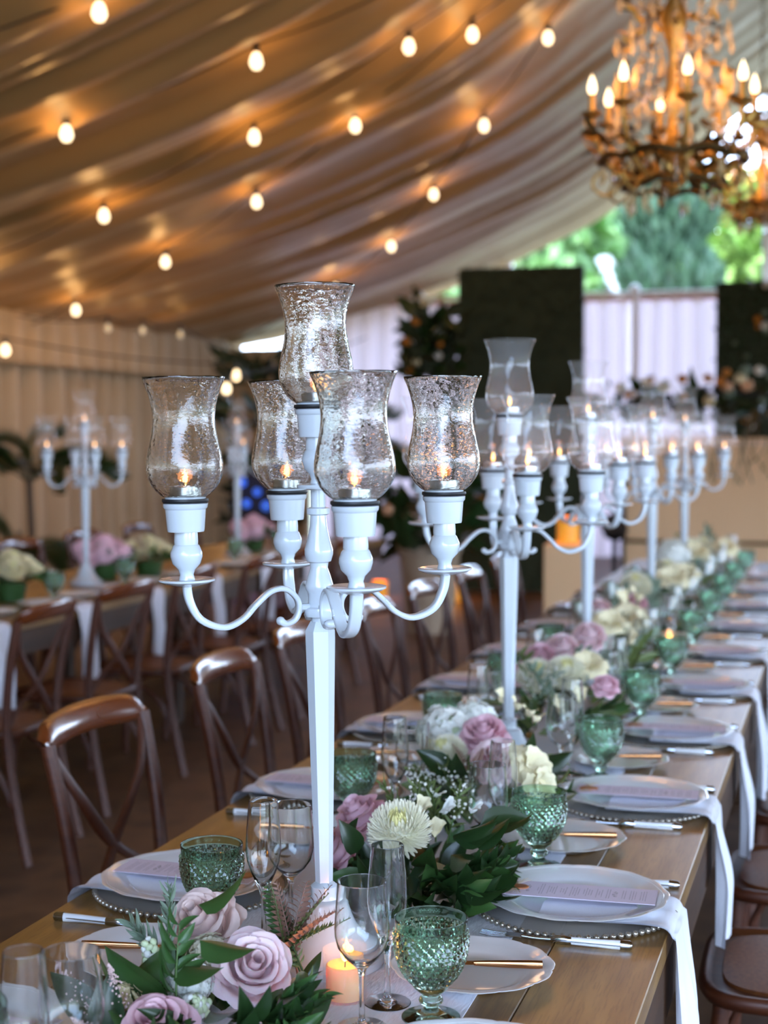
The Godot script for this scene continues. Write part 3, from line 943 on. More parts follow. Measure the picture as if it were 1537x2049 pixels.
# ---------------------------------------------------------------- candelabra
func candelabrum_parts(o: Node3D, fine: bool) -> Array:
	# returns where the five tea lights sit
	var seg := 28
	if not cache.has("cd_base"):
		var b := Geo.new()
		b.lathe([Vector2(0, 0.0), Vector2(0.086, 0.0), Vector2(0.088, 0.005), Vector2(0.087, 0.011), Vector2(0.081, 0.014), Vector2(0.081, 0.02), Vector2(0.076, 0.023), Vector2(0.07, 0.027), Vector2(0.058, 0.036), Vector2(0.046, 0.052), Vector2(0.037, 0.07), Vector2(0.03, 0.088), Vector2(0.027, 0.092), Vector2(0.021, 0.094), Vector2(0.019, 0.1), Vector2(0.0195, 0.112), Vector2(0.012, 0.118), Vector2(0, 0.119)], 40)
		cache.cd_base = b.mesh()
		var s := Geo.new()
		s.tube(PackedVector3Array([Vector3(0, 0.112, 0), Vector3(0, 0.3, 0), Vector3(0, 0.468, 0), Vector3(0, 0.484, 0), Vector3(0, 0.497, 0)]), PackedFloat32Array([0.0115, 0.0165, 0.0212, 0.0212, 0.0145]), 6)
		# faceted: rebuild with flat faces
		var f := Geo.new()
		var ph := [[0.112, 0.0125], [0.47, 0.0212], [0.484, 0.0212], [0.498, 0.0135]]
		for r in ph.size() - 1:
			for c in 6:
				var a := TAU * (c + 0.2) / 6.0
				var e := TAU * (c + 1.2) / 6.0
				var p := [ph[r], ph[r + 1]]
				f.quad(Vector3(cos(a) * p[0][1], p[0][0], sin(a) * p[0][1]), Vector3(cos(e) * p[0][1], p[0][0], sin(e) * p[0][1]), Vector3(cos(e) * p[1][1], p[1][0], sin(e) * p[1][1]), Vector3(cos(a) * p[1][1], p[1][0], sin(a) * p[1][1]))
		cache.cd_stem = f.mesh()
		var c := Geo.new()
		c.lathe([Vector2(0, 0.494), Vector2(0.0125, 0.495), Vector2(0.0125, 0.503), Vector2(0.021, 0.505), Vector2(0.0225, 0.511), Vector2(0.0215, 0.517), Vector2(0.0165, 0.519), Vector2(0.0165, 0.538), Vector2(0.0195, 0.543), Vector2(0.0205, 0.549), Vector2(0.0165, 0.563), Vector2(0.0125, 0.575), Vector2(0.0135, 0.582), Vector2(0.0175, 0.584), Vector2(0.0205, 0.594), Vector2(0.0205, 0.601), Vector2(0.0165, 0.615), Vector2(0.0125, 0.635), Vector2(0.0115, 0.65), Vector2(0.0165, 0.652), Vector2(0.0165, 0.66), Vector2(0.0105, 0.662), Vector2(0.0105, 0.686), Vector2(0.0295, 0.689), Vector2(0.0305, 0.692), Vector2(0.0295, 0.694), Vector2(0.0095, 0.696), Vector2(0, 0.696)], seg, Transform3D.IDENTITY, 0.6)
		cache.cd_column = c.mesh()
		var a := Geo.new()
		var ap := curve([Vector3(0.192, 0.56, 0), Vector3(0.188, 0.535, 0), Vector3(0.172, 0.508, 0), Vector3(0.14, 0.496, 0), Vector3(0.113, 0.506, 0), Vector3(0.093, 0.526, 0), Vector3(0.071, 0.544, 0), Vector3(0.05, 0.546, 0), Vector3(0.034, 0.532, 0), Vector3(0.031, 0.516, 0), Vector3(0.037, 0.502, 0), Vector3(0.05, 0.4965, 0), Vector3(0.0585, 0.501, 0)], 5)
		var ar := PackedFloat32Array()
		for k in ap.size():
			var u := float(k) / (ap.size() - 1)
			ar.append(lerpf(0.0085, 0.0052, clampf(u * 3.0, 0, 1)) + (0.0015 if u > 0.93 else 0.0))
		arm_strap(a, ap, ar, 0.0088)
		a.box(Vector3(0.02, 0.009, 0.012), 0.002, xf(Vector3(0.024, 0.519, 0)))
		a.ball(Vector3(0.058, 0.5005, 0), Vector3(0.0065, 0.0065, 0.0092), 12, 8)
		a.box(Vector3(0.004, 0.012, 0.0185), 0.001, xf(Vector3(0.1, 0.521, 0), Vector3(0, 0, 0.75)))
		cache.cd_arm = a.mesh()
		var p := Geo.new()
		p.lathe([Vector2(0, 0.556), Vector2(0.012, 0.556), Vector2(0.034, 0.561), Vector2(0.0395, 0.564), Vector2(0.0398, 0.5665), Vector2(0.036, 0.5675), Vector2(0.01, 0.565), Vector2(0, 0.565)], 32)
		cache.cd_pan = p.mesh()
		var u := Geo.new()
		u.lathe([Vector2(0, 0.564), Vector2(0.0115, 0.565), Vector2(0.0095, 0.573), Vector2(0.012, 0.58), Vector2(0.0195, 0.588), Vector2(0.0225, 0.598), Vector2(0.0222, 0.604), Vector2(0.0185, 0.613), Vector2(0.0165, 0.615), Vector2(0.0168, 0.62), Vector2(0.0162, 0.632), Vector2(0.0255, 0.633), Vector2(0.0262, 0.636), Vector2(0.0285, 0.664), Vector2(0.031, 0.667), Vector2(0.0315, 0.672), Vector2(0.029, 0.6735), Vector2(0, 0.6735)], seg, Transform3D.IDENTITY, 0.6)
		cache.cd_cup = u.mesh()
		var r := Geo.new()
		r.lathe([Vector2(0.02, 0.6735), Vector2(0.0312, 0.6735), Vector2(0.0328, 0.676), Vector2(0.0322, 0.679), Vector2(0.02, 0.679)], seg)
		cache.cd_ring = r.mesh()
		var w := Geo.new()
		w.lathe([Vector2(0, 0.679), Vector2(0.0285, 0.679), Vector2(0.0295, 0.682), Vector2(0.0285, 0.684), Vector2(0, 0.684)], seg)
		cache.cd_plate = w.mesh()
		cache.cd_shade = shade_mesh(1, 72, 56)
		cache.cd_shade_b = shade_mesh(5, 72, 56)
		cache.cd_shade_thin = thin_shade()
	part("base", cache.cd_base, M.enamel, o)
	part("stem", cache.cd_stem, M.enamel, o)
	part("column", cache.cd_column, M.enamel, o)
	var seats := []
	for k in 5:
		var x := Transform3D.IDENTITY
		if k < 4:
			x = xf(Vector3.ZERO, Vector3(0, PI / 2 * k, 0))
			var arm := part("arm", cache.cd_arm, M.enamel, o, x)
			part("drip_pan", cache.cd_pan, M.enamel, arm, xf(Vector3(0.191, 0, 0)))
			x = x * xf(Vector3(0.191, 0, 0))
		else:
			x = xf(Vector3(0, 0.129, 0))
		var cup := part("candle_cup", cache.cd_cup, M.enamel, o, x)
		part("rubber_gasket", cache.cd_ring, M.gasket, cup)
		part("cup_plate", cache.cd_plate, M.enamel, cup)
		if fine:
			part("hurricane_shade", cache.cd_shade if k % 2 else cache.cd_shade_b, M.shade, o, x)
		else:
			part("hurricane_shade", cache.cd_shade_thin, M.pane, o, x)
		seats.append(x * Vector3(0, 0.684, 0))
	return seats

func arm_strap(g: Geo, path: PackedVector3Array, thick: PackedFloat32Array, half: float) -> void:
	# a flat strap in the x-y plane with rounded edges
	var m := path.size()
	var p := PackedVector3Array()
	for k in m:
		var tt := (path[mini(k + 1, m - 1)] - path[maxi(k - 1, 0)]).normalized()
		var nn := Vector3(-tt.y, tt.x, 0)
		var bb := nn.cross(tt)
		for s in 13:
			var a := TAU * (s % 12) / 12.0
			var ca := signf(cos(a)) * pow(absf(cos(a)), 0.6)
			var sa := signf(sin(a)) * pow(absf(sin(a)), 0.6)
			p.append(path[k] + nn * ca * thick[k] * 0.8 + bb * sa * half)
	g.sheet(p, m, 13, true)

const SHADE := [Vector2(0.030, 0.0), Vector2(0.0345, 0.0025), Vector2(0.041, 0.009), Vector2(0.047, 0.017), Vector2(0.0515, 0.027), Vector2(0.0535, 0.038), Vector2(0.0533, 0.048), Vector2(0.051, 0.062), Vector2(0.0475, 0.078), Vector2(0.0447, 0.094), Vector2(0.0436, 0.108), Vector2(0.0444, 0.122), Vector2(0.0475, 0.138), Vector2(0.0525, 0.153), Vector2(0.0578, 0.166)]

func shade_line(h: float) -> float:
	for k in SHADE.size() - 1:
		if h <= SHADE[k + 1].y:
			var u: float = (h - SHADE[k].y) / (SHADE[k + 1].y - SHADE[k].y)
			var a: float = SHADE[maxi(k - 1, 0)].x
			var d: float = SHADE[mini(k + 2, SHADE.size() - 1)].x
			return cubic_interpolate(SHADE[k].x, SHADE[k + 1].x, a, d, u)
	return SHADE[-1].x

func shade_mesh(seed_: int, seg: int, rows: int) -> ArrayMesh:
	# mouth-blown glass: a closed wall 2 mm thick whose two faces ripple differently
	var f := FastNoiseLite.new()
	f.seed = seed_
	f.frequency = 1.0
	f.fractal_octaves = 2
	var p := PackedVector3Array()
	for side in 2:
		for r in rows:
			var u := float(r) / (rows - 1)
			if side: u = 1.0 - u
			var h := 0.166 * (u * u * 0.3 + u * 0.7)
			for s in seg + 1:
				var a := TAU * (s % seg) / seg
				var k := f.get_noise_3d(cos(a) * 2.6 + side * 9.0, h * 46.0, sin(a) * 2.6)
				var w := f.get_noise_3d(cos(a) * 5.0 + 20.0 + side * 9.0, h * 9.0, sin(a) * 5.0)
				var rr := shade_line(h) - side * 0.0021 + 0.0002 * k + 0.0004 * w
				p.append(Vector3(rr * cos(a), 0.6815 + h + (0.0004 if side else 0.0) * (1.0 - 2.0 * u) + 0.0006 * w * u, rr * sin(a)))
	# close the wall at the foot
	for s in seg + 1:
		p.append(p[s])
	var g := Geo.new()
	g.sheet(p, rows * 2 + 1, seg + 1, true)
	return g.mesh()

func thin_shade() -> ArrayMesh:
	var pr := []
	for r in 24:
		var h := 0.166 * r / 23.0
		pr.append(Vector2(shade_line(h), 0.6815 + h))
	var g := Geo.new()
	g.lathe(pr, 40)
	var q := PackedVector3Array()
	for s in 41:
		var a := TAU * s / 40.0
		q.append(Vector3(0.0578 * cos(a), 0.8475, 0.0578 * sin(a)))
	g.tube(q, PackedFloat32Array([0.0007]), 5, 1.0, Vector3.ZERO, false)
	return g.mesh()

func tealight(label: String, at: Vector3, group: String, glow: float) -> void:
	if not cache.has("tl_cup"):
		var c := Geo.new()
		c.lathe([Vector2(0, 0), Vector2(0.0205, 0), Vector2(0.021, 0.001), Vector2(0.021, 0.0115), Vector2(0.0215, 0.012), Vector2(0.0208, 0.012), Vector2(0.0203, 0.009)], 24)
		cache.tl_cup = c.mesh()
		var w := Geo.new()
		w.lathe([Vector2(0.0203, 0.005), Vector2(0.0203, 0.0102), Vector2(0.012, 0.0096), Vector2(0, 0.0096)], 20)
		cache.tl_wax = w.mesh()
		var k := Geo.new()
		k.tube(PackedVector3Array([Vector3(0, 0.009, 0), Vector3(0.0003, 0.0135, 0), Vector3(0.0012, 0.0175, 0)]), PackedFloat32Array([0.0006]), 5)
		cache.tl_wick = k.mesh()
		var f := Geo.new()
		f.lathe([Vector2(0, 0.0145), Vector2(0.0038, 0.0195), Vector2(0.0042, 0.0235), Vector2(0.003, 0.03), Vector2(0, 0.038)], 7, Transform3D.IDENTITY, 2.0)
		cache.tl_flame = f.mesh()
	var o := thing("tealight", label, "candle", at, 0, group)
	part("tin_cup", cache.tl_cup, M.tin, o)
	part("wax", cache.tl_wax, M.wax, o)
	part("wick", cache.tl_wick, M.wick, o)
	part("flame", cache.tl_flame, M.flame, o)
	lamp(Vector3(0, 0.026, 0), glow, Color("ff9a40"), 0.004, o)

func candelabra() -> void:
	var arms := ["right", "back left", "left", "front"]
	var who := ["the nearest tall white candelabrum", "the second white candelabrum on the long table", "the third white candelabrum on the long table", "the fourth white candelabrum on the long table", "the farthest white candelabrum on the long table", "the left white candelabrum on the background table", "the farther white candelabrum on the background table"]
	var labels := ["tall white candelabrum with clear hurricane shades, nearest and largest", "white candelabrum second from the camera, its stem rising from white flowers", "white candelabrum third from the camera on the long table, partly behind the second", "blurred white candelabrum fourth from the camera on the long table", "blurred white candelabrum farthest away on the long table", "pale blurred candelabrum in front of the cream drapes on the background table", "blurred candelabrum farther along the background table, behind the nearest one's left shades"]
	# x, z, turn; the turn sets the four arms as they stand in the photograph
	var at := [[-0.705, -2.0, 0.6], [-0.721, -3.29, 0.42], [-0.721, -4.36, 0.64], [-0.721, -5.88, 0.5], [-0.721, -7.1, 0.4], [-3.62, -6.69, 0.75], [-3.62, -8.64, 0.6]]
	for k in at.size():
		var q = at[k]
		var o := thing("candelabrum", labels[k], "candelabra", Vector3(q[0], T + 0.0012, q[1]), q[2], "white candelabra on the tables")
		o.scale = Vector3.ONE * 0.9875
		if k == 0:
			o.rotation.z = 0.014
		var seats := candelabrum_parts(o, k == 0)
		for j in 5:
			var w: Vector3 = o.transform * seats[j]
			if k >= 5 and j == 1: continue
			tealight("lit tealight in the %s shade of %s" % [arms[j] if j < 4 else "top", who[k]], w, "tealights in the candelabra", 0.00012 if k == 0 else 0.004)

# ---------------------------------------------------------------- place settings
func scallop(deep: float, lobes: float, rim: float):
	return func(r: float, _y: float, a: float) -> float:
		var u := clampf((r - rim * 0.72) / (rim * 0.28), 0, 1)
		var c := absf(cos(a * lobes / 2.0))
		return r * (1.0 + u * u * deep * (pow(c, 0.55) - 0.6 + 0.25 * absf(cos(a * lobes))))

func plate_mesh(rim: float, deep: float, lobes: float, high: float) -> ArrayMesh:
	var k := rim
	var g := Geo.new()
	g.lathe([Vector2(0, 0.0), Vector2(k * 0.55, 0.0), Vector2(k * 0.6, 0.002), Vector2(k * 0.82, high * 0.62), Vector2(k * 0.99, high * 0.93), Vector2(k, high * 0.97), Vector2(k * 0.995, high), Vector2(k * 0.97, high * 0.985), Vector2(k * 0.945, high * 0.93), Vector2(k * 0.82, high * 0.78), Vector2(k * 0.72, high * 0.62), Vector2(k * 0.68, high * 0.45), Vector2(k * 0.63, high * 0.28), Vector2(k * 0.55, high * 0.22), Vector2(0, high * 0.22)], 144, Transform3D.IDENTITY, 1.4, scallop(deep, lobes, rim))
	return g.mesh()

func goblet_mesh() -> ArrayMesh:
	var g := Geo.new()
	g.lathe([Vector2(0, 0.0022), Vector2(0.018, 0.0012), Vector2(0.0365, 0.0), Vector2(0.0385, 0.0012), Vector2(0.038, 0.0028), Vector2(0.027, 0.0052), Vector2(0.014, 0.0105), Vector2(0.0095, 0.0155), Vector2(0.0102, 0.018), Vector2(0.0152, 0.0215), Vector2(0.0162, 0.0245), Vector2(0.0148, 0.028), Vector2(0.0118, 0.031), Vector2(0.0125, 0.0335), Vector2(0.0175, 0.0365), Vector2(0.023, 0.0415), Vector2(0.0262, 0.047)], 40, Transform3D.IDENTITY, 0.9)
	# hobnail diamonds
	var prof := [Vector2(0.0262, 0.047), Vector2(0.0315, 0.054), Vector2(0.0372, 0.0625), Vector2(0.0418, 0.072), Vector2(0.0452, 0.083), Vector2(0.0472, 0.095), Vector2(0.0479, 0.106), Vector2(0.0477, 0.114), Vector2(0.0472, 0.1205)]
	var line := func(h: float) -> float:
		for k in prof.size() - 1:
			if h <= prof[k + 1].y:
				var u: float = (h - prof[k].y) / (prof[k + 1].y - prof[k].y)
				return cubic_interpolate(prof[k].x, prof[k + 1].x, prof[maxi(k - 1, 0)].x, prof[mini(k + 2, prof.size() - 1)].x, u)
		return prof[-1].x
	var across := 26
	var cols := across * 4
	var bands := 11
	var rows := bands * 4 + 1
	var p := PackedVector3Array()
	for r in rows:
		var v := float(r) / 4.0
		var h := lerpf(0.047, 0.1195, pow(float(r) / (rows - 1), 0.86))
		var rr: float = line.call(h)
		for c in cols + 1:
			var u := float(c % cols) / 4.0
			var m1 := 1.0 - absf(fposmod(u + v * 0.5, 1.0) * 2.0 - 1.0)
			var m2 := 1.0 - absf(fposmod(u - v * 0.5, 1.0) * 2.0 - 1.0)
			var bump := minf(m1, m2) * 0.0026 * (1.0 if r > 0 and r < rows - 1 else 0.0)
			var a := TAU * float(c % cols) / cols
			p.append(Vector3((rr + bump) * cos(a), h, (rr + bump) * sin(a)))
	g.facets(p, rows, cols + 1)
	g.lathe([Vector2(0.0472, 0.1195), Vector2(0.047, 0.122), Vector2(0.0474, 0.128), Vector2(0.0478, 0.1328), Vector2(0.0472, 0.1336), Vector2(0.0464, 0.133), Vector2(0.0458, 0.122), Vector2(0.0455, 0.11), Vector2(0.0448, 0.098), Vector2(0.043, 0.086), Vector2(0.0398, 0.075), Vector2(0.0352, 0.0655), Vector2(0.029, 0.057), Vector2(0.021, 0.0505), Vector2(0.011, 0.0465), Vector2(0, 0.0455)], 64, Transform3D.IDENTITY, 1.2)
	return g.mesh()

func stemware(kind: String) -> ArrayMesh:
	var g := Geo.new()
	if kind == "wine":
		g.lathe([Vector2(0, 0.0008), Vector2(0.031, 0), Vector2(0.0322, 0.0008), Vector2(0.031, 0.0018), Vector2(0.016, 0.0028), Vector2(0.0062, 0.0062), Vector2(0.0038, 0.014), Vector2(0.0034, 0.04), Vector2(0.0038, 0.066), Vector2(0.0058, 0.076), Vector2(0.0125, 0.083), Vector2(0.023, 0.0925), Vector2(0.0312, 0.105), Vector2(0.0348, 0.119), Vector2(0.0352, 0.13), Vector2(0.034, 0.15), Vector2(0.0322, 0.176), Vector2(0.0314, 0.1895), Vector2(0.0309, 0.1902), Vector2(0.0305, 0.1895), Vector2(0.0313, 0.176), Vector2(0.0331, 0.15), Vector2(0.0342, 0.13), Vector2(0.0337, 0.119), Vector2(0.03, 0.106), Vector2(0.022, 0.0945), Vector2(0.012, 0.0862), Vector2(0.004, 0.083), Vector2(0, 0.0826)], 48, Transform3D.IDENTITY, 1.3)
	else:
		g.lathe([Vector2(0, 0.0008), Vector2(0.0305, 0), Vector2(0.0315, 0.0008), Vector2(0.0305, 0.0018), Vector2(0.015, 0.0028), Vector2(0.006, 0.0062), Vector2(0.0042, 0.014), Vector2(0.0036, 0.04), Vector2(0.0042, 0.064), Vector2(0.0065, 0.077), Vector2(0.011, 0.088), Vector2(0.0182, 0.104), Vector2(0.0245, 0.122), Vector2(0.0266, 0.137), Vector2(0.0264, 0.15), Vector2(0.0252, 0.172), Vector2(0.0225, 0.203), Vector2(0.0215, 0.2132), Vector2(0.021, 0.214), Vector2(0.0206, 0.2132), Vector2(0.0216, 0.203), Vector2(0.0243, 0.172), Vector2(0.0254, 0.15), Vector2(0.0256, 0.137), Vector2(0.0234, 0.122), Vector2(0.017, 0.105), Vector2(0.0095, 0.0925), Vector2(0.003, 0.086), Vector2(0, 0.0855)], 48, Transform3D.IDENTITY, 1.3)
	return g.mesh()

func napkin_mesh(seed_: int, hang: float) -> ArrayMesh:
	# +x away from the table centre; lies over the charger, then falls over the edge at x = 0
	var path := [Vector3(-0.2, 0.0135, 0), Vector3(-0.12, 0.0138, 0), Vector3(-0.045, 0.017, 0), Vector3(-0.018, 0.0165, 0), Vector3(-0.002, 0.0135, 0), Vector3(0.0075, 0.004, 0), Vector3(0.011, -0.014, 0), Vector3(0.013, -0.06, 0), Vector3(0.015, -hang * 0.55, 0), Vector3(0.014, -hang, 0)]
	var c := curve(path, 5)
	var cols := 25
	var g := Geo.new()
	for face in 2:
		var p := PackedVector3Array()
		for k in c.size():
			var fall := clampf(-c[k].y / hang, 0, 1)
			var w := 0.08 * (1.0 - 0.12 * sin(PI * minf(1.0, 0.15 + fall * 0.75)) * (1.0 if fall > 0 else 0.35))
			for s in cols:
				var u := 2.0 * s / (cols - 1) - 1.0
				var f := sin(u * 5.2 + seed_) * 0.013 + sin(u * 11.0 + seed_ * 2.0 + fall * 1.5) * 0.004
				var out := f * (0.12 + 1.9 * smoothstep(0.0, 0.6, fall)) if fall > 0.0 else f * 0.05
				p.append(c[k] + Vector3((maxf(out, -0.004) + 0.004) if fall > 0 else 0.0, (0.0025 * sin(u * 7.0 + seed_) if fall <= 0 else 0.0), u * w + 0.012 * fall * sin(seed_ * 3.0)) + (Vector3(0.0022 * fall, 0.0022 * (1.0 - fall), 0) if face else Vector3.ZERO))
		g.sheet(p, c.size(), cols, false, face == 1)
	return g.mesh()

func menu_tex() -> ImageTexture:
	# 420 x 1050: rows of fine print too small to read in the photograph, two script headings
	var im := Image.create(320, 900, false, Image.FORMAT_RGB8)
	im.fill(Color("e7dcee"))
	var ink := Color("8f8496")
	rng.seed = 12
	var y := 210
	var k := 0
	while y < 850:
		var gap := 15
		if k in [2, 6, 9, 13, 17, 20, 24, 27, 30]: gap = 30
		if y > 640 and y < 660:
			y += 60
		var w := rng.randi_range(70, 215)
		var x := 160 - w / 2
		while x < 160 + w / 2:
			var l := rng.randi_range(6, 22)
			im.fill_rect(Rect2i(x, y, l, 3), ink)
			if rng.randf() < 0.5: im.fill_rect(Rect2i(x + l / 2, y - 3, 2, 7), ink.lightened(0.2))
			x += l + 5
		y += gap
		k += 1
	for q in [[150, 120, 90], [660, 95, 60]]:
		for s in 260:
			var u := s / 260.0
			var px := int(160 - q[1] / 2.0 * 1.2 + q[1] * 1.2 * u + 5 * sin(u * 40.0))
			var py := int(q[0] + 10 * sin(u * 34.0) + 6 * sin(u * 11.0))
			im.fill_rect(Rect2i(px, py, 3, 3), Color("5d5464"))
	return ImageTexture.create_from_image(im)

func cutlery() -> void:
	# lies along +x, handle's end at x = 0, 0.225 long
	var h := Geo.new()
	h.tube(PackedVector3Array([Vector3(0.016, 0.0062, 0.0015), Vector3(0.05, 0.0066, -0.0005), Vector3(0.09, 0.0066, 0.0)]), PackedFloat32Array([0.0075, 0.0062, 0.0058]), 8, 0.8)
	cache.handle = h.mesh()
	var rv := Geo.new()
	rv.box(Vector3(0.074, 0.0018, 0.0128), 0.0004, xf(Vector3(0.052, 0.0066, 0.0001)))
	cache.spine = rv.mesh()
	var e := Geo.new()
	e.tube(PackedVector3Array([Vector3(0.0, 0.006, 0.0024), Vector3(0.003, 0.0062, 0.0022), Vector3(0.017, 0.0064, 0.0014)]), PackedFloat32Array([0.005, 0.0076, 0.008]), 10, 0.8)
	cache.end_cap = e.mesh()
	var b := Geo.new()
	b.tube(PackedVector3Array([Vector3(0.089, 0.0066, 0), Vector3(0.094, 0.0066, 0), Vector3(0.101, 0.007, 0), Vector3(0.112, 0.0064, 0), Vector3(0.12, 0.006, 0)]), PackedFloat32Array([0.0063, 0.0066, 0.0072, 0.0072, 0.004]), 10, 0.85)
	cache.bolster = b.mesh()
	var kn := Geo.new()
	kn.box(Vector3(0.108, 0.0012, 0.012), 0.0004, xf(Vector3(0.168, 0.005, 0.0)))
	kn.tube(PackedVector3Array([Vector3(0.22, 0.005, 0), Vector3(0.229, 0.005, 0.0015), Vector3(0.236, 0.005, 0.004)]), PackedFloat32Array([0.006, 0.0042, 0.0006]), 8, 0.12, Vector3(0, 0, 1))
	cache.knife_blade = kn.mesh()
	var fk := Geo.new()
	fk.tube(curve([Vector3(0.112, 0.0062, 0), Vector3(0.14, 0.0056, 0), Vector3(0.165, 0.007, 0)]), PackedFloat32Array([0.003]), 8)
	fk.box(Vector3(0.026, 0.0016, 0.019), 0.0006, xf(Vector3(0.176, 0.0075, 0)))
	for s in 4:
		fk.tube(curve([Vector3(0.187, 0.0075, (s - 1.5) * 0.0056), Vector3(0.205, 0.0066, (s - 1.5) * 0.0056), Vector3(0.226, 0.009, (s - 1.5) * 0.0052)]), PackedFloat32Array([0.0014]), 5)
	cache.fork_head = fk.mesh()
	var bk := Geo.new()
	bk.tube(PackedVector3Array([Vector3(-0.075, 0, 0), Vector3(-0.06, 0, 0), Vector3(0.0, 0, 0), Vector3(0.02, 0, 0)]), PackedFloat32Array([0.0058, 0.0062, 0.0045, 0.0035]), 10, 0.6)
	cache.bk_handle = bk.mesh()
	var bb := Geo.new()
	bb.box(Vector3(0.07, 0.0012, 0.014), 0.0005, xf(Vector3(0.052, 0, 0.001)))
	bb.tube(PackedVector3Array([Vector3(0.086, 0, 0.001), Vector3(0.095, 0, 0.002), Vector3(0.101, 0, 0.004)]), PackedFloat32Array([0.007, 0.005, 0.001]), 8, 0.1, Vector3(0, 0, 1))
	cache.bk_blade = bb.mesh()

func make_setting() -> Dictionary:
	# prototypes of everything laid at one place; copies are set out by place()
	var d := {}
	cutlery()
	var o := thing("charger_plate", "", "charger")
	var g := Geo.new()
	g.lathe([Vector2(0, 0.001), Vector2(0.1, 0.001), Vector2(0.135, 0.003), Vector2(0.1545, 0.0045), Vector2(0.1545, 0.0075), Vector2(0.135, 0.0062), Vector2(0.1, 0.0045), Vector2(0, 0.0045)], 72)
	part("glass_disc", g, M.charger, o)
	d.charger = o
	var b := Geo.new()
	b.ball(Vector3.ZERO, Vector3(0.0052, 0.0052, 0.0052), 10, 6)
	cache.bead = b.mesh()
	cache.plate = plate_mesh(0.1475, 0.032, 14.0, 0.021)
	o = thing("dinner_plate", "", "plate")
	part("dish", cache.plate, M.porcelain, o)
	# a raised bead line inside the rim
	var rl := Geo.new()
	var q := PackedVector3Array()
	var sc = scallop(0.032, 14.0, 0.1475)
	for s in 145:
		var a := TAU * (s % 144) / 144.0
		var r: float = sc.call(0.139, 0.0, a)
		q.append(Vector3(r * cos(a), 0.0189, r * sin(a)))
	rl.tube(q, PackedFloat32Array([0.0011]), 5, 1.0, Vector3.ZERO, false)
	part("rim_bead", rl, M.porcelain, o)
	d.plate = o
	o = thing("side_plate", "", "plate")
	part("dish", plate_mesh(0.113, 0.034, 12.0, 0.02), M.porcelain, o)
	d.side = o
	var mm := mat("menu_card", "ffffff", 0.7, {"albedo_texture": menu_tex()})
	mat("card_edge", "e7dcee", 0.7)
	o = thing("menu_card", "", "menu card")
	var c := Geo.new()
	c.box(Vector3(0.245, 0.0008, 0.076), 0.0, xf(Vector3(0, 0.0004, 0)))
	part("card", c, M.card_edge, o)
	var f := Geo.new()
	f.quad(Vector3(-0.122, 0.001, 0.0375), Vector3(-0.122, 0.001, -0.0375), Vector3(0.122, 0.001, -0.0375), Vector3(0.122, 0.001, 0.0375), Vector2(0, 0), Vector2(1, 0), Vector2(1, 1), Vector2(0, 1))
	part("print", f, mm, o)
	var se := Geo.new()
	var sw := func(r: float, _y: float, a: float) -> float: return r * (1.0 + 0.2 * cos(a * 2.0 + 0.6) + 0.1 * cos(a * 3.0))
	se.lathe([Vector2(0.0155, 0.001), Vector2(0.0162, 0.0022), Vector2(0.0145, 0.0036), Vector2(0.011, 0.003), Vector2(0, 0.003)], 24, xf(Vector3(-0.1, 0, 0.0)), 2.0, sw)
	part("wax_seal", se, M.copper_seal, o)
	var st := Geo.new()
	for k in 7:
		var a := (k - 3) * 0.09
		st.tube(PackedVector3Array([Vector3(-0.1 - 0.01 * a, 0.0028, -0.01), Vector3(-0.098 + 0.06 * a, 0.004, -0.035 - 0.004 * (k % 3))]), PackedFloat32Array([0.0006]), 4)
		st.tube(PackedVector3Array([Vector3(-0.1, 0.0028, 0.01), Vector3(-0.102 + 0.05 * a, 0.003, 0.033 + 0.003 * (k % 2))]), PackedFloat32Array([0.0006]), 4)
	part("dried_stems", st, M.straw, o)
	d.menu = o
	for kind in ["fork", "knife"]:
		o = thing("table_" + kind, "", kind)
		part("handle", cache.handle, M.bone, o)
		part("spine", cache.spine, M.steel, o)
		part("end_cap", cache.end_cap, M.steel, o)
		part("bolster", cache.bolster, M.steel, o)
		part("tines" if kind == "fork" else "blade", cache.fork_head if kind == "fork" else cache.knife_blade, M.steel, o)
		d[kind] = o
	o = thing("butter_knife", "", "knife")
	part("handle", cache.bk_handle, M.copper, o)
	part("blade", cache.bk_blade, M.copper, o)
	d.butter = o
	o = thing("green_goblet", "", "goblet")
	part("glass", goblet_mesh(), M.goblet, o)
	d.goblet = o
	for kind in ["wine", "flute"]:
		o = thing("wine_glass" if kind == "wine" else "champagne_flute", "", "glass")
		part("glass", stemware(kind), M.crystal, o)
		d[kind] = o
	return d

func beads(o: Node3D, single: bool) -> void:
	var where := []
	for k in 78:
		var a := TAU * k / 78.0
		where.append(xf(Vector3(0.1585 * cos(a), 0.0062, 0.1585 * sin(a))))
	if single:
		for x in where:
			part("bead", cache.bead, M.bead, o, x)
	else:
		swarm("beads", cache.bead, M.bead, where, o)

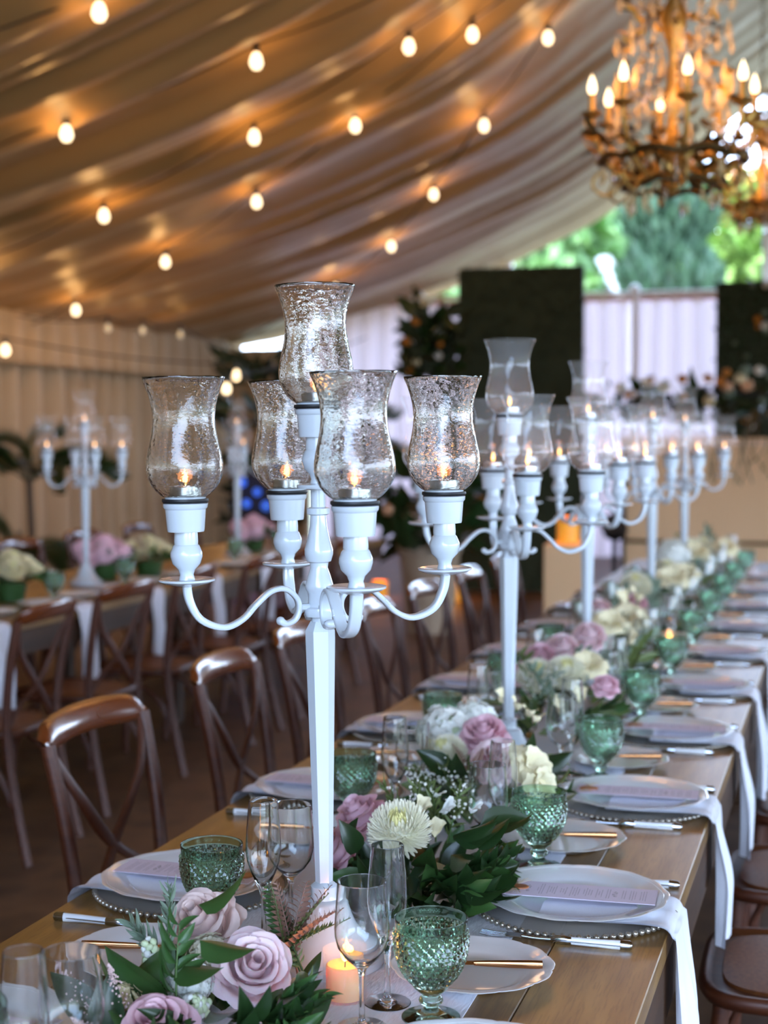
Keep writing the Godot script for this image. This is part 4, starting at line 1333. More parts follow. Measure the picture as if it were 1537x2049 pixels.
func settings() -> void:
	var d := make_setting()
	var nth := ["frontmost setting", "first full setting", "second setting", "third setting", "fourth setting", "fifth setting", "sixth setting", "seventh setting", "eighth setting", "ninth setting"]
	var used := {}
	var lay := func(kind: String, label: String, at: Vector3, turn: float, group: String) -> Node3D:
		var src: Node3D = d[kind]
		if not used.has(kind):
			used[kind] = true
			src.position = at
			src.rotation.y = turn
			tag(src, label, "", group)
			return src
		return copy(src, label, at, turn, group)
	for side in 2:
		var r := side == 0
		var word := "right" if r else "left"
		var inn := -1.0 if r else 1.0
		var rt := -1.0 if r else 1.0
		for k in 10:
			if not r and k == 9: continue
			var c := Vector3(-0.405 if r else -1.03, T, (-1.645 - 0.70 * k) if r else (-1.575 - 0.68 * k))
			rng.seed = 300 + k + side * 50
			var j := func(s: float) -> float: return rng.randf_range(-s, s)
			var place := "%s on the long table's %s side" % [nth[k], word]
			var face := 0.0 if r else PI
			# the diner's right is rt along z; the table centre lies inn along x
			var spot := func(a: float, b: float, h := 0.0) -> Vector3: return c + Vector3(inn * b, h, rt * a)
			var ch: Node3D = lay.call("charger", "beaded glass charger, %s" % place, c + Vector3(0, 0.0002, 0), 0.1 * k, "beaded chargers on the long table")
			for q in ch.get_children():
				if String(q.name).begins_with("bead"):
					ch.remove_child(q)
					q.free()
			beads(ch, k == 1 or (k == 2 and r))
			lay.call("plate", "white scalloped dinner plate, %s" % place, c + Vector3(0, 0.0072, 0), 0.19 * k + side, "dinner plates on the long table")
			lay.call("menu", "lilac menu card with copper seal, %s" % place, c + Vector3(inn * -0.008, 0.0285, 0.006 * (1 if r else -1)) , face + (0.06 if r else 0.0) + j.call(0.03), "menu cards on the long table")
			lay.call("side", "scalloped white side plate, %s" % place, spot.call(-0.345, 0.083, 0.0012), 0.3 * k, "side plates on the long table")
			lay.call("butter", "copper butter knife on side plate, %s" % place, spot.call(-0.345, 0.06, 0.0225), face + PI + 0.22 + j.call(0.04), "butter knives on the long table")
			# handles towards the table's edge
			lay.call("fork", "white-handled fork, %s" % place, spot.call(-0.17 if k == 1 else -0.175, -0.115, 0.0), face + PI + j.call(0.05), "forks on the long table")
			lay.call("knife", "white-handled silver knife, %s" % place, spot.call(0.15 if r else 0.205, -0.15 if r else -0.14, 0.0), face + PI + j.call(0.04), "table knives on the long table")
			lay.call("goblet", "green hobnail goblet, %s" % place, spot.call(0.203 + j.call(0.008) if r else 0.175 + j.call(0.01), 0.099 if r else 0.115, 0.0012), k * 0.7, "green goblets on the long table")
			lay.call("wine", "clear stemmed wine glass, %s" % place, spot.call(0.14 if r else 0.13, 0.175 if r else 0.225, 0.0012), 0.0, "wine glasses on the long table")
			lay.call("flute", "clear champagne flute, %s" % place, spot.call(0.228 if r else 0.205, 0.168 if r else 0.21, 0.0012), 0.0, "champagne flutes on the long table")
			var np := MeshInstance3D.new()
			np.name = numbered("napkin")
			np.mesh = napkin_mesh(k + side * 20, 0.27 + 0.03 * sin(k * 2.0))
			np.material_override = M.linen
			np.position = Vector3(-0.247 if r else -1.195, T, c.z + (0.03 if r else 0.02))
			np.rotation.y = 0.0 if r else PI
			add_child(np)
			tag(np, "white napkin hanging over the table edge, %s" % place, "napkin", "napkins on the long table")
	var rn := Geo.new()
	var p := PackedVector3Array()
	for r in 60:
		var z := -1.0 - 7.9 * r / 59.0
		for q in [[-0.954, 0.0], [-0.9535, 0.0011], [-0.72, 0.0012], [-0.4685, 0.0011], [-0.468, 0.0]]:
			p.append(Vector3(q[0] + 0.004 * sin(z * 3.0), T + q[1], z))
	rn.sheet(p, 60, 5, false, true)
	tag(part("table_runner", rn, M.linen, self), "white cloth runner laid down the middle of the long table", "table runner")
	# the background table: what shows of it
	for k in 7:
		var z := -4.4 - 0.7 * k
		var place := "%s from the left on the background table" % ["first", "second", "third", "fourth", "fifth", "sixth", "seventh"][k]
		var c := Vector3(-3.31, T, z)
		lay.call("plate", "white dinner plate, %s" % place, c + Vector3(0, 0.0005, 0), 0.2 * k, "dinner plates on the background table")
		lay.call("goblet", "green goblet, %s" % place, c + Vector3(-0.1, 0.0002, -0.2), 0.4 * k, "green goblets on the background table")
		lay.call("side", "white side plate, %s" % place, c + Vector3(-0.08, 0.0002, 0.34), 0.2 * k, "side plates on the background table")
		var np := MeshInstance3D.new()
		np.name = numbered("napkin")
		np.mesh = napkin_mesh(k + 50, 0.34)
		np.material_override = M.linen
		np.position = Vector3(-3.15, T - 0.006, z - 0.0)
		add_child(np)
		tag(np, "pale napkin hanging over the edge of the background table, %s from the left" % ["first", "second", "third", "fourth", "fifth", "sixth", "seventh"][k], "napkin", "napkins on the background table")
	# pillar candles among the flowers
	for q in [[Vector3(-0.632, T + 0.0012, -1.871), "lit pillar candle in a clear glass at the foot of the nearest candelabrum"], [Vector3(-0.575, T + 0.0012, -5.2), "lit candle glowing orange among the flowers beside the fifth green goblet on the right"]]:
		votive(q[0], q[1])

func votive(at: Vector3, label: String) -> void:
	var o := thing("pillar_candle", label, "candle", at, 0, "")
	var w := Geo.new()
	w.lathe([Vector2(0, 0.003), Vector2(0.0245, 0.003), Vector2(0.0255, 0.005), Vector2(0.0255, 0.046), Vector2(0.0235, 0.0475), Vector2(0.017, 0.044), Vector2(0, 0.043)], 28)
	part("wax", w, M.wax, o)
	var k := Geo.new()
	k.tube(PackedVector3Array([Vector3(0, 0.042, 0), Vector3(0.0005, 0.05, 0), Vector3(0.0018, 0.056, 0)]), PackedFloat32Array([0.0009]), 5)
	part("wick", k, M.wick, o)
	var f := Geo.new()
	f.lathe([Vector2(0, 0.05), Vector2(0.0036, 0.053), Vector2(0.0056, 0.06), Vector2(0.0042, 0.069), Vector2(0, 0.082)], 7, Transform3D.IDENTITY, 2.0)
	part("flame", f, M.flame, o)
	var g := Geo.new()
	g.lathe([Vector2(0.0, 0.0008), Vector2(0.028, 0.0008), Vector2(0.0295, 0.003), Vector2(0.03, 0.068)], 32)
	part("glass_cup", g, M.pane, o)
	lamp(Vector3(0, 0.06, 0), 0.011, Color("ff9636"), 0.005, o)

# ---------------------------------------------------------------- flowers
func petal(base: Vector2, belly: Vector2, lip: Vector2, curl: Vector2, half: float, point: float, rows := 9, cols := 9, ruffle := 0.0, ph := 0.0) -> ArrayMesh:
	# a patch of a surface of revolution (r, y), narrow at the base, its rim rolled outwards
	var p := PackedVector3Array()
	for r in rows:
		var v := float(r) / (rows - 1)
		for c in cols:
			var s := 2.0 * c / (cols - 1) - 1.0
			var cut := 1.0 - point * pow(absf(s), 2.4) - 0.06 * exp(-s * s * 30.0) * -1.0
			var u := v * minf(cut, 1.04)
			var q: Vector2
			if u < 0.4:
				q = base.lerp(belly, sin(u / 0.4 * PI / 2))
			elif u < 0.8:
				q = belly.lerp(lip, (u - 0.4) / 0.4)
			else:
				q = lip.lerp(curl, (u - 0.8) / 0.2)
			var a := s * half * (0.35 + 0.65 * sqrt(minf(1.0, v * 2.2)))
			var rr := q.x * (1.0 + 0.10 * v * pow(absf(s), 3.0)) + ruffle * v * sin(s * 9.0 + ph)
			var y := q.y + ruffle * 0.6 * v * cos(s * 7.0 + ph)
			p.append(Vector3(rr * sin(a), y, rr * cos(a)))
	var g := Geo.new()
	g.sheet(p, rows, cols)
	return g.mesh()

func rose(parent: Node3D, x: Transform3D, m: Material, open: float, seed_: int, fine := true) -> void:
	# unit rose: radius about 1, height about 1.3; x scales it
	if not cache.has("rose0"):
		cache.rose0 = petal(Vector2(0.05, -0.3), Vector2(0.17, 0.25), Vector2(0.13, 0.66), Vector2(0.17, 0.74), 1.9, 0.08)
		cache.rose1 = petal(Vector2(0.06, -0.35), Vector2(0.30, 0.15), Vector2(0.24, 0.62), Vector2(0.33, 0.70), 1.35, 0.12)
		cache.rose2 = petal(Vector2(0.07, -0.4), Vector2(0.44, 0.05), Vector2(0.40, 0.55), Vector2(0.54, 0.61), 1.1, 0.18)
		cache.rose3 = petal(Vector2(0.08, -0.45), Vector2(0.57, -0.08), Vector2(0.60, 0.42), Vector2(0.80, 0.42), 0.92, 0.24)
		cache.rose4 = petal(Vector2(0.08, -0.48), Vector2(0.60, -0.2), Vector2(0.82, 0.2), Vector2(1.02, 0.12), 0.74, 0.3)
		cache.rose5 = petal(Vector2(0.08, -0.5), Vector2(0.62, -0.32), Vector2(0.92, -0.05), Vector2(1.1, -0.18), 0.62, 0.36)
		var s := Geo.new()
		s.lathe([Vector2(0, -0.75), Vector2(0.1, -0.7), Vector2(0.2, -0.55), Vector2(0.14, -0.42), Vector2(0, -0.4)], 8)
		cache.rose_hip = s.mesh()
	rng.seed = seed_
	var o := Node3D.new()
	o.name = "rose"
	o.transform = x
	parent.add_child(o, true)
	part("calyx", cache.rose_hip, M.stem, o)
	var counts := [3, 3, 4, 5, 5, 5]
	for ring in 6:
		if ring == 5 and open < 0.6: continue
		for k in counts[ring]:
			var a: float = TAU * (k + 0.5 * (ring % 2) + rng.randf_range(-0.12, 0.12)) / counts[ring]
			var tilt := rng.randf_range(-0.05, 0.10) + (open - 0.5) * 0.12 * ring
			var b := Basis(Vector3.UP, a) * Basis(Vector3.RIGHT, tilt)
			part("petal", cache["rose%d" % ring], m, o, Transform3D(b.scaled_local(Vector3.ONE * rng.randf_range(0.95, 1.06)), Vector3(0, rng.randf_range(-0.04, 0.04), 0)))

func mum(parent: Node3D, x: Transform3D, m: Material, heart: Material, seed_: int, called := "chrysanthemum") -> void:
	# incurved chrysanthemum, unit radius
	if not cache.has("mum_petal"):
		var g := Geo.new()
		var p := PackedVector3Array()
		for r in 6:
			var v := r / 5.0
			for c in 4:
				var s := (c - 1.5) / 1.5
				var w := 0.03 + 0.02 * sin(PI * v * 0.85) - 0.028 * pow(v, 6.0)
				p.append(Vector3(s * w, 0.52 * v - 0.05 * v * v, 0.2 * v * v + 0.02 * (1.0 - s * s)))
		g.sheet(p, 6, 4, false, true)
		cache.mum_petal = g.mesh()
		var h := Geo.new()
		h.ball(Vector3(0, 0.0, 0), Vector3(0.5, 0.46, 0.5), 14, 8)
		cache.mum_core = h.mesh()
	rng.seed = seed_
	var o := Node3D.new()
	o.name = called
	o.transform = x
	parent.add_child(o, true)
	part("core", cache.mum_core, m, o)
	var where := []
	var n := 420
	for k in n:
		var u := 1.0 - 1.45 * (k + 0.5) / n
		var a := k * 2.39996
		var s := sqrt(maxf(0, 1.0 - u * u))
		var d := Vector3(s * cos(a), u, s * sin(a))
		var out := (d + Vector3(d.x, 0, d.z) * 0.25 + Vector3(rng.randfn(), rng.randfn(), rng.randfn()) * 0.09).normalized()
		# tips bend up towards the crown
		var yy := out
		var zz := (Vector3.UP - yy * yy.y).normalized() if absf(yy.y) < 0.99 else Vector3.FORWARD
		var b := Basis(yy.cross(zz), yy, zz)
		var sc := lerpf(0.62, 1.05, clampf(s * 1.2, 0, 1))
		where.append(Transform3D(b.scaled_local(Vector3(1, sc, 1)), d * 0.42 * Vector3(1.0, 0.86, 1.0)))
	swarm("petals", cache.mum_petal, m, where.slice(34), o)
	swarm("yellow_heart", cache.mum_petal, heart, where.slice(0, 34), o)

func cluster(parent: Node3D, x: Transform3D, m: Material, seed_: int, called := "hydrangea") -> void:
	# a ball of four-petalled florets, unit radius
	if not cache.has("floret"):
		var g := Geo.new()
		for k in 4:
			var p := PackedVector3Array()
			var b := Basis(Vector3.UP, PI / 2 * k)
			for r in 4:
				var v := r / 3.0
				for c in 4:
					var s := (c - 1.5) / 1.5
					p.append(b * Vector3(s * 0.11 * sin(PI * (0.12 + 0.75 * v)), 0.03 * v + 0.03 * s * s, 0.22 * v))
			g.sheet(p, 4, 4)
		cache.floret = g.mesh()
	rng.seed = seed_
	var where := []
	for k in 120:
		var u := 1.0 - 1.5 * (k + 0.5) / 120.0
		var a := k * 2.39996
		var s := sqrt(maxf(0, 1.0 - u * u))
		var d := Vector3(s * cos(a), u, s * sin(a)) + Vector3(rng.randfn(), rng.randfn(), rng.randfn()) * 0.07
		where.append(aim(d * rng.randf_range(0.78, 0.92), d, rng.randf() * TAU, rng.randf_range(0.8, 1.2)))
	var o := Node3D.new()
	o.name = called
	o.transform = x
	parent.add_child(o, true)
	swarm("florets", cache.floret, m, where, o)
	var c := Geo.new()
	c.ball(Vector3.ZERO, Vector3(0.72, 0.66, 0.72), 10, 6)
	part("core", c, M.bud_green, o)

func ruffled(parent: Node3D, x: Transform3D, m: Material, seed_: int, called := "lisianthus") -> void:
	# loose ruffled bloom of a few broad petals, unit radius
	if not cache.has("ruf0"):
		for k in 3:
			cache["ruf%d" % k] = petal(Vector2(0.05, -0.4), Vector2(0.3 + 0.1 * k, -0.05), Vector2(0.5 + 0.15 * k, 0.35 - 0.12 * k), Vector2(0.72 + 0.2 * k, 0.42 - 0.26 * k), 0.95 - 0.1 * k, 0.12, 9, 11, 0.055, k * 2.0)
	rng.seed = seed_
	var o := Node3D.new()
	o.name = called
	o.transform = x
	parent.add_child(o, true)
	for ring in 3:
		for k in 3 + ring:
			part("petal", cache["ruf%d" % ring], m, o, Transform3D(Basis(Vector3.UP, TAU * (k + rng.randf_range(-0.2, 0.2)) / (3 + ring) + ring) * Basis(Vector3.RIGHT, rng.randf_range(-0.1, 0.25)), Vector3.ZERO))

func sweet_pea(parent: Node3D, x: Transform3D, m: Material, seed_: int) -> void:
	if not cache.has("pea"):
		cache.pea = petal(Vector2(0.05, -0.3), Vector2(0.34, 0.1), Vector2(0.5, 0.7), Vector2(0.75, 0.9), 1.25, 0.05, 9, 11, 0.07, 1.0)
		cache.pea2 = petal(Vector2(0.05, -0.3), Vector2(0.22, 0.1), Vector2(0.24, 0.5), Vector2(0.12, 0.62), 1.3, 0.12, 7, 9, 0.03, 0.4)
	rng.seed = seed_
	var o := Node3D.new()
	o.name = "sweet_pea"
	o.transform = x
	parent.add_child(o, true)
	part("petal", cache.pea, m, o, xf(Vector3(0, 0, -0.3), Vector3(0.1, 0, 0)))
	for s in [-1.0, 1.0]:
		part("petal", cache.pea2, m, o, xf(Vector3(s * 0.08, 0, 0), Vector3(0.2, s * 0.7, 0)))
	part("calyx", leaf_calyx(), M.stem, o, xf(Vector3(0, -0.3, 0)))

func leaf_calyx() -> ArrayMesh:
	if not cache.has("calyx"):
		var s := Geo.new()
		s.lathe([Vector2(0, -0.3), Vector2(0.06, -0.2), Vector2(0.12, 0.0), Vector2(0.1, 0.1), Vector2(0, 0.12)], 8)
		cache.calyx = s.mesh()
	return cache.calyx

func sprig(parent: Node3D, at: Vector3, dir: Vector3, length: float, kind: String, m: Material, seed_: int) -> void:
	# a stem with leaflets: "ruscus" broad pairs, "rosemary" narrow, "fern" fine, "wax" dotted with flowers
	rng.seed = seed_
	var o := Node3D.new()
	o.name = {"ruscus": "leafy_sprig", "rosemary": "rosemary_sprig", "fern": "fern_frond", "wax": "waxflower_sprig", "plume": "astilbe_plume", "eucalyptus": "eucalyptus_sprig"}[kind]
	o.position = at
	parent.add_child(o, true)
	var bend := Vector3(rng.randf_range(-0.3, 0.3), -0.35 if dir.normalized().y > 0.5 else -0.05, rng.randf_range(-0.3, 0.3))
	var path := PackedVector3Array()
	var dd := dir.normalized()
	for k in 9:
		var u := k / 8.0
		path.append((dd * u + bend * u * u * 0.45) * length)
	var st := Geo.new()
	st.tube(path, PackedFloat32Array([0.0018, 0.0016, 0.0015, 0.0014, 0.0012, 0.001, 0.0009, 0.0008, 0.0006]), 5)
	part("stem", st, M.astilbe if kind == "plume" else (m if kind == "fern" else M.stem), o)
	var side := dd.cross(Vector3.UP).normalized()
	if side == Vector3.ZERO: side = Vector3.RIGHT
	var lift := side.cross(dd).normalized()
	var at_u := func(u: float) -> Vector3:
		return (dd * u + bend * u * u * 0.45) * length
	var n: int = {"ruscus": 11, "rosemary": 34, "fern": 30, "wax": 16, "plume": 150, "eucalyptus": 13}[kind]
	var where := []
	for k in n:
		var u := 0.12 + 0.88 * k / (n - 1.0)
		var s := 1.0 if k % 2 else -1.0
		var q: Vector3 = at_u.call(u)
		if kind == "ruscus" or kind == "eucalyptus":
			var d := dd * 0.8 + side * s * 0.75 + lift * rng.randf_range(-0.2, 0.35)
			part("leaf", leaf_mesh(1 if kind == "eucalyptus" else 0), m, o, aim(q, d, rng.randf_range(-0.6, 0.6), rng.randf_range(0.55, 0.9) * (1.0 - 0.4 * u)))
		elif kind == "rosemary":
			var a := k * 2.4
			where.append(aim(q, dd * 1.0 + (side * cos(a) + lift * sin(a)) * 0.7, a, rng.randf_range(0.6, 1.0) * (1.1 - 0.5 * u)))
		elif kind == "fern":
			where.append(aim(q, dd * 0.45 + side * s, 1.5, (0.35 + 0.95 * sin(PI * minf(1.0, 0.1 + u * 0.9))) * length * 3.4))
		elif kind == "wax":
			var a := k * 2.4
			where.append(aim(q, dd + (side * cos(a) + lift * sin(a)) * 0.9, a, rng.randf_range(0.5, 0.8)))
		else:
			var a := k * 2.4
			var r := length * 0.2 * (1.05 - u) * rng.randf()
			where.append(xf(q + (side * cos(a) + lift * sin(a)) * r + dd * r * 0.6, Vector3.ZERO, rng.randf_range(0.5, 1.1)))
	if kind == "plume":
		var b := Geo.new()
		b.ball(Vector3.ZERO, Vector3(0.0019, 0.0019, 0.0019), 5, 3)
		swarm("florets", b.mesh(), M.astilbe, where, o)
	elif kind == "fern":
		if not cache.has("leaflet"): cache.leaflet = blade(0.042, 0.0125, 0.15, 0.2, 5).mesh()
		swarm("leaflets", cache.leaflet, m, where, o)
	elif where:
		swarm("needles", leaf_mesh(3), m, where, o)
	if kind == "wax":
		if not cache.has("bud"):
			var b := Geo.new()
			b.ball(Vector3.ZERO, Vector3(0.003, 0.003, 0.003), 6, 4)
			cache.bud = b.mesh()
		var dots := []
		for k in 30:
			dots.append(xf(at_u.call(rng.randf_range(0.4, 1.0)) + Vector3(rng.randfn(), rng.randfn(), rng.randfn()) * 0.011, Vector3.ZERO, rng.randf_range(0.6, 1.1)))
		swarm("small_flowers", cache.bud, M.sprig, dots, o)

func buds(parent: Node3D, at: Vector3, dir: Vector3, length: float, seed_: int) -> void:
	# lilac just opening: a cone of round pale green buds
	rng.seed = seed_
	if not cache.has("bud_big"):
		var b := Geo.new()
		b.ball(Vector3.ZERO, Vector3(0.005, 0.0058, 0.005), 8, 6)
		cache.bud_big = b.mesh()
	var o := Node3D.new()
	o.name = "lilac_cluster"
	o.position = at
	parent.add_child(o, true)
	var d := dir.normalized()
	for k in 46:
		var u := (k + 0.5) / 46.0
		var a := k * 2.39996
		var side := d.cross(Vector3.FORWARD).normalized()
		var up := side.cross(d)
		var r := 0.0165 * (1.0 - u * 0.65)
		part("bud", cache.bud_big, M.bud_green if k % 3 else M.white_petal, o, xf(d * u * length + (side * cos(a) + up * sin(a)) * r, Vector3(a, u * 9, 0), rng.randf_range(0.75, 1.1)))
	var s := Geo.new()
	s.tube(PackedVector3Array([-d * 0.03, d * length * 0.9]), PackedFloat32Array([0.003, 0.0015]), 5)
	part("stem", s, M.stem, o)

func foliage(o: Node3D, centre: Vector3, spread: Vector3, n: int, seed_: int, mats_: Array, kinds: Array, low := 0.004) -> void:
	# single leaves springing outwards from a mound
	rng.seed = seed_
	for k in n:
		var a := rng.randf() * TAU
		var e := rng.randf_range(-0.15, 1.0)
		var d := Vector3(cos(a), e, sin(a))
		var q := centre + Vector3(cos(a) * spread.x, rng.randf() * spread.y, sin(a) * spread.z) * rng.randf_range(0.35, 0.8)
		if q.y < low: q.y = low
		if q.y < low + 0.03: d.y = maxf(d.y, 0.2)
		var sc := rng.randf_range(0.55, 0.88)
		part("leaf", leaf_mesh(kinds[k % kinds.size()]), M[mats_[(k * 7) % mats_.size()]], o, aim(q, d + Vector3(0, 0.1, 0), rng.randf_range(0, TAU), sc))

func cam_up(up: float, side: float) -> Vector3:
	# a bloom's facing: mostly upwards, leaning towards the camera's side of the table
	return Vector3(0.25 + side, up, 0.85)

func arrangements() -> void:
	var y := T + 0.0015
	# 1. nearest
	var o := thing("floral_centrepiece", "nearest low flower arrangement with three blush roses, lilac buds and a rust coloured fern", "flowers", Vector3(-0.75, y, -1.74), 0, "flower arrangements along the long table")
	var r := Vector3(-0.75, 0, -1.74)
	var put := func(x: float, h: float, z: float) -> Vector3: return Vector3(x, h, z) - r
	rose(o, aim(put.call(-0.834, 0.085, -1.86), cam_up(1.1, -0.5), 0.4, 0.054), M.rose_pale, 0.75, 1)
	rose(o, aim(put.call(-0.728, 0.062, -1.78), cam_up(0.9, 0.35), 1.0, 0.053), M.rose_blush, 0.7, 2)
	rose(o, aim(put.call(-0.787, 0.036, -1.62), cam_up(1.3, -0.1), 2.0, 0.052), M.rose_pink, 0.9, 3)
	buds(o, put.call(-0.848, 0.025, -1.75), Vector3(-0.15, 1, 0.1), 0.075, 4)
	cluster(o, aim(put.call(-0.8, 0.05, -1.74), Vector3(0, 1, 0.6), 0, 0.032), M.white_petal, 5)
	cluster(o, aim(put.call(-0.795, 0.06, -1.80), Vector3(-0.3, 1, 0.6), 0, 0.034), M.cream, 6)
	buds(o, put.call(-0.775, 0.03, -1.71), Vector3(0.1, 0.6, 0.9), 0.035, 7)
	cluster(o, aim(put.call(-0.86, 0.035, -1.66), Vector3(-0.3, 1, 0.5), 0, 0.036), M.ivory, 8)
	sprig(o, put.call(-0.85, 0.03, -1.62), Vector3(-0.9, 0.75, 0.0), 0.14, "plume", M.astilbe, 9)
	sprig(o, put.call(-0.83, 0.03, -1.62), Vector3(-0.25, 1, -0.1), 0.1, "plume", M.astilbe, 10)
	sprig(o, put.call(-0.84, 0.0, -1.60), Vector3(-0.35, 0.6, 0.3), 0.09, "plume", M.astilbe, 11)
	sprig(o, put.call(-0.845, 0.06, -1.78), Vector3(-0.1, 1, 0.0), 0.115, "rosemary", M.leaf_grey, 12)
	sprig(o, put.call(-0.855, 0.06, -1.77), Vector3(-0.45, 0.8, 0.1), 0.07, "rosemary", M.leaf_grey, 13)
	for k in 11:
		sprig(o, put.call(-0.68 - 0.008 * k, 0.03, -1.85 - 0.006 * (k % 3)), Vector3(-0.6 + 0.17 * k, 0.95 - 0.1 * (k % 2), -0.3 + 0.12 * (k % 4)), 0.145, "fern", M.leaf_mid if k in [0, 1, 9, 10] else (M.fern_rust if k % 3 else M.leaf_olive), 14 + k)
	for k in 5:
		sprig(o, put.call(-0.69, 0.015, -1.70), Vector3(0.75, 0.3 + 0.14 * k, 0.5 - 0.28 * k), 0.095, "ruscus", M.leaf_dark if k % 2 else M.leaf_mid, 24 + k)
	# the young shoot that rises past the pale rose
	sprig(o, put.call(-0.79, 0.045, -1.68), Vector3(-0.03, 1, -0.05), 0.115, "ruscus", M.leaf_mid, 30)
	var big := [[-0.815, 0.1, -1.73, -0.6, -0.7, 0.4, 0.9], [-0.79, 0.15, -1.75, 0.9, 0.35, 0.0, 0.95], [-0.775, 0.115, -1.72, 0.9, -0.25, 0.1, 0.9], [-0.8, 0.09, -1.70, 0.8, -0.1, 0.3, 1.0], [-0.83, 0.06, -1.71, -0.2, -0.5, 0.5, 1.2], [-0.805, 0.05, -1.69, -0.7, 0.4, 0.3, 1.1]]
	for q in big:
		part("leaf", leaf_mesh(1), M.leaf_mid, o, aim(put.call(q[0], q[1], q[2]), Vector3(q[3], q[4], q[5]), 0.3, q[6]))
	var dark := [[-0.865, 0.02, -1.62, -0.5, 0.9, 0.2, 1.5, 1.2], [-0.85, 0.02, -1.61, 0.1, 1, 0.1, 1.2, 0.4], [-0.70, 0.05, -1.68, 0.3, -0.1, 1, 1.3, 0.2], [-0.735, 0.05, -1.66, 0.9, 0.1, 0.6, 1.3, 0.0], [-0.66, 0.06, -1.70, 0.9, 0.25, 0.5, 1.1, 0.3], [-0.69, 0.05, -1.63, 0.8, 0.5, 0.3, 1.2, 0.8], [-0.64, 0.03, -1.68, 1, 0.1, 0.3, 1.1, 0.2]]
	for q in dark:
		part("leaf", leaf_mesh(1), M.leaf_dark, o, aim(put.call(q[0], q[1], q[2]), Vector3(q[3], q[4], q[5]), q[7], q[6] * 0.72))
	foliage(o, Vector3(0.01, 0.0, 0.02), Vector3(0.13, 0.05, 0.17), 62, 40, ["leaf_dark", "leaf_mid", "leaf_dark", "leaf_olive"], [1, 0, 2])

	# 2. between the first and second candelabrum
	o = thing("floral_centrepiece", "second flower arrangement with a large white chrysanthemum, pink roses and dark glossy leaves", "flowers", Vector3(-0.66, y, -2.32), 0, "flower arrangements along the long table")
	r = Vector3(-0.66, 0, -2.32)
	put = func(x: float, h: float, z: float) -> Vector3: return Vector3(x, h, z) - r
	mum(o, aim(put.call(-0.677, 0.118, -2.28), Vector3(0.08, 1, 0.62), 0, 0.057), M.cream, M.cream_heart, 50)
	rose(o, aim(put.call(-0.775, 0.108, -2.38), Vector3(-0.5, 1, 0.35), 0.2, 0.05), M.rose_pink, 0.6, 51)
	rose(o, aim(put.call(-0.79, 0.072, -2.30), Vector3(-0.7, 0.7, 0.5), 1.2, 0.046), M.rose_pink, 0.6, 52)
	for q in [[-0.66, 0.14, -2.44, 0.022, 0.2], [-0.635, 0.125, -2.40, 0.026, 1.5], [-0.675, 0.125, -2.40, 0.024, 2.6], [-0.64, 0.10, -2.36, 0.024, 3.6], [-0.574, 0.142, -2.35, 0.021, 0.9]]:
		sweet_pea(o, aim(put.call(q[0], q[1], q[2]), Vector3(0.35, 0.8, 0.5), q[4], q[3]), M.white_petal if q[4] < 2.0 else M.ivory, 53)
	for k in 4:
		sprig(o, put.call(-0.70 + 0.02 * k, 0.06, -2.44), Vector3(-0.35 + 0.2 * k, 1, 0.1), 0.12, "wax" if k % 2 else "rosemary", M.leaf_olive, 60 + k)
	for k in 3:
		sprig(o, put.call(-0.61 + 0.008 * k, 0.05, -2.32 + 0.02 * k), Vector3(0.8, 0.1 + 0.2 * k, 0.9 - 0.5 * k), 0.12, "ruscus", M.leaf_dark, 70 + k)
	rng.seed = 78
	for k in 24:
		var a := rng.randf_range(-0.6, 1.9)
		var q := Vector3(-0.62 + 0.07 * cos(a) * rng.randf_range(0.5, 1.1), rng.randf_range(0.025, 0.125), -2.3 + 0.12 * sin(a) * rng.randf_range(0.4, 1.0))
		part("leaf", leaf_mesh(1), M.leaf_dark if k % 4 else M.leaf_mid, o, aim(put.call(q.x, q.y, q.z), Vector3(cos(a), rng.randf_range(-0.35, 0.45), sin(a)), rng.randf_range(-0.5, 0.7), rng.randf_range(0.75, 0.98)))
	var gl := [[-0.60, 0.075, -2.24, 0.5, -0.35, 0.8, 1.2, 0.2], [-0.575, 0.085, -2.24, 0.5, -0.75, 0.5, 1.25, 0.0], [-0.565, 0.075, -2.22, 0.9, 0.1, 0.3, 0.95, 0.4], [-0.55, 0.055, -2.20, 1, -0.05, 0.2, 1.15, 0.3], [-0.56, 0.11, -2.28, 0.8, 0.3, -0.1, 1.2, 0.6], [-0.585, 0.115, -2.27, 0.7, 0.2, 0.3, 1.2, -0.3], [-0.64, 0.07, -2.22, 0.2, -0.6, 0.8, 1.15, 0.0], [-0.66, 0.08, -2.21, 0.15, -0.15, 1, 1.1, 0.0], [-0.6, 0.05, -2.17, 0.4, -0.4, 0.9, 1.1, 0.1], [-0.735, 0.09, -2.24, -0.1, 0.7, 0.5, 1.0, 0.9], [-0.755, 0.085, -2.26, 0.1, 0.8, 0.4, 0.95, -0.7]]
	for q in gl:
		part("leaf", leaf_mesh(1), M.leaf_dark, o, aim(put.call(q[0], q[1], q[2]), Vector3(q[3], q[4], q[5]), q[7], q[6] * 0.72))
	foliage(o, Vector3(0.01, 0.0, 0.0), Vector3(0.15, 0.085, 0.2), 100, 80, ["leaf_dark", "leaf_dark", "leaf_mid"], [1, 2, 1])

	# 3. before the second candelabrum
	o = thing("floral_centrepiece", "third flower arrangement with white hydrangea, lilac pink rose and cream lisianthus", "flowers", Vector3(-0.69, y, -2.9), 0, "flower arrangements along the long table")
	r = Vector3(-0.69, 0, -2.9)
	put = func(x: float, h: float, z: float) -> Vector3: return Vector3(x, h, z) - r
	cluster(o, aim(put.call(-0.79, 0.13, -3.0), Vector3(0, 1, 0.5), 0, 0.06), M.white_petal, 90)
	cluster(o, aim(put.call(-0.74, 0.145, -3.05), Vector3(0, 1, 0.5), 0, 0.05), M.white_petal, 91)
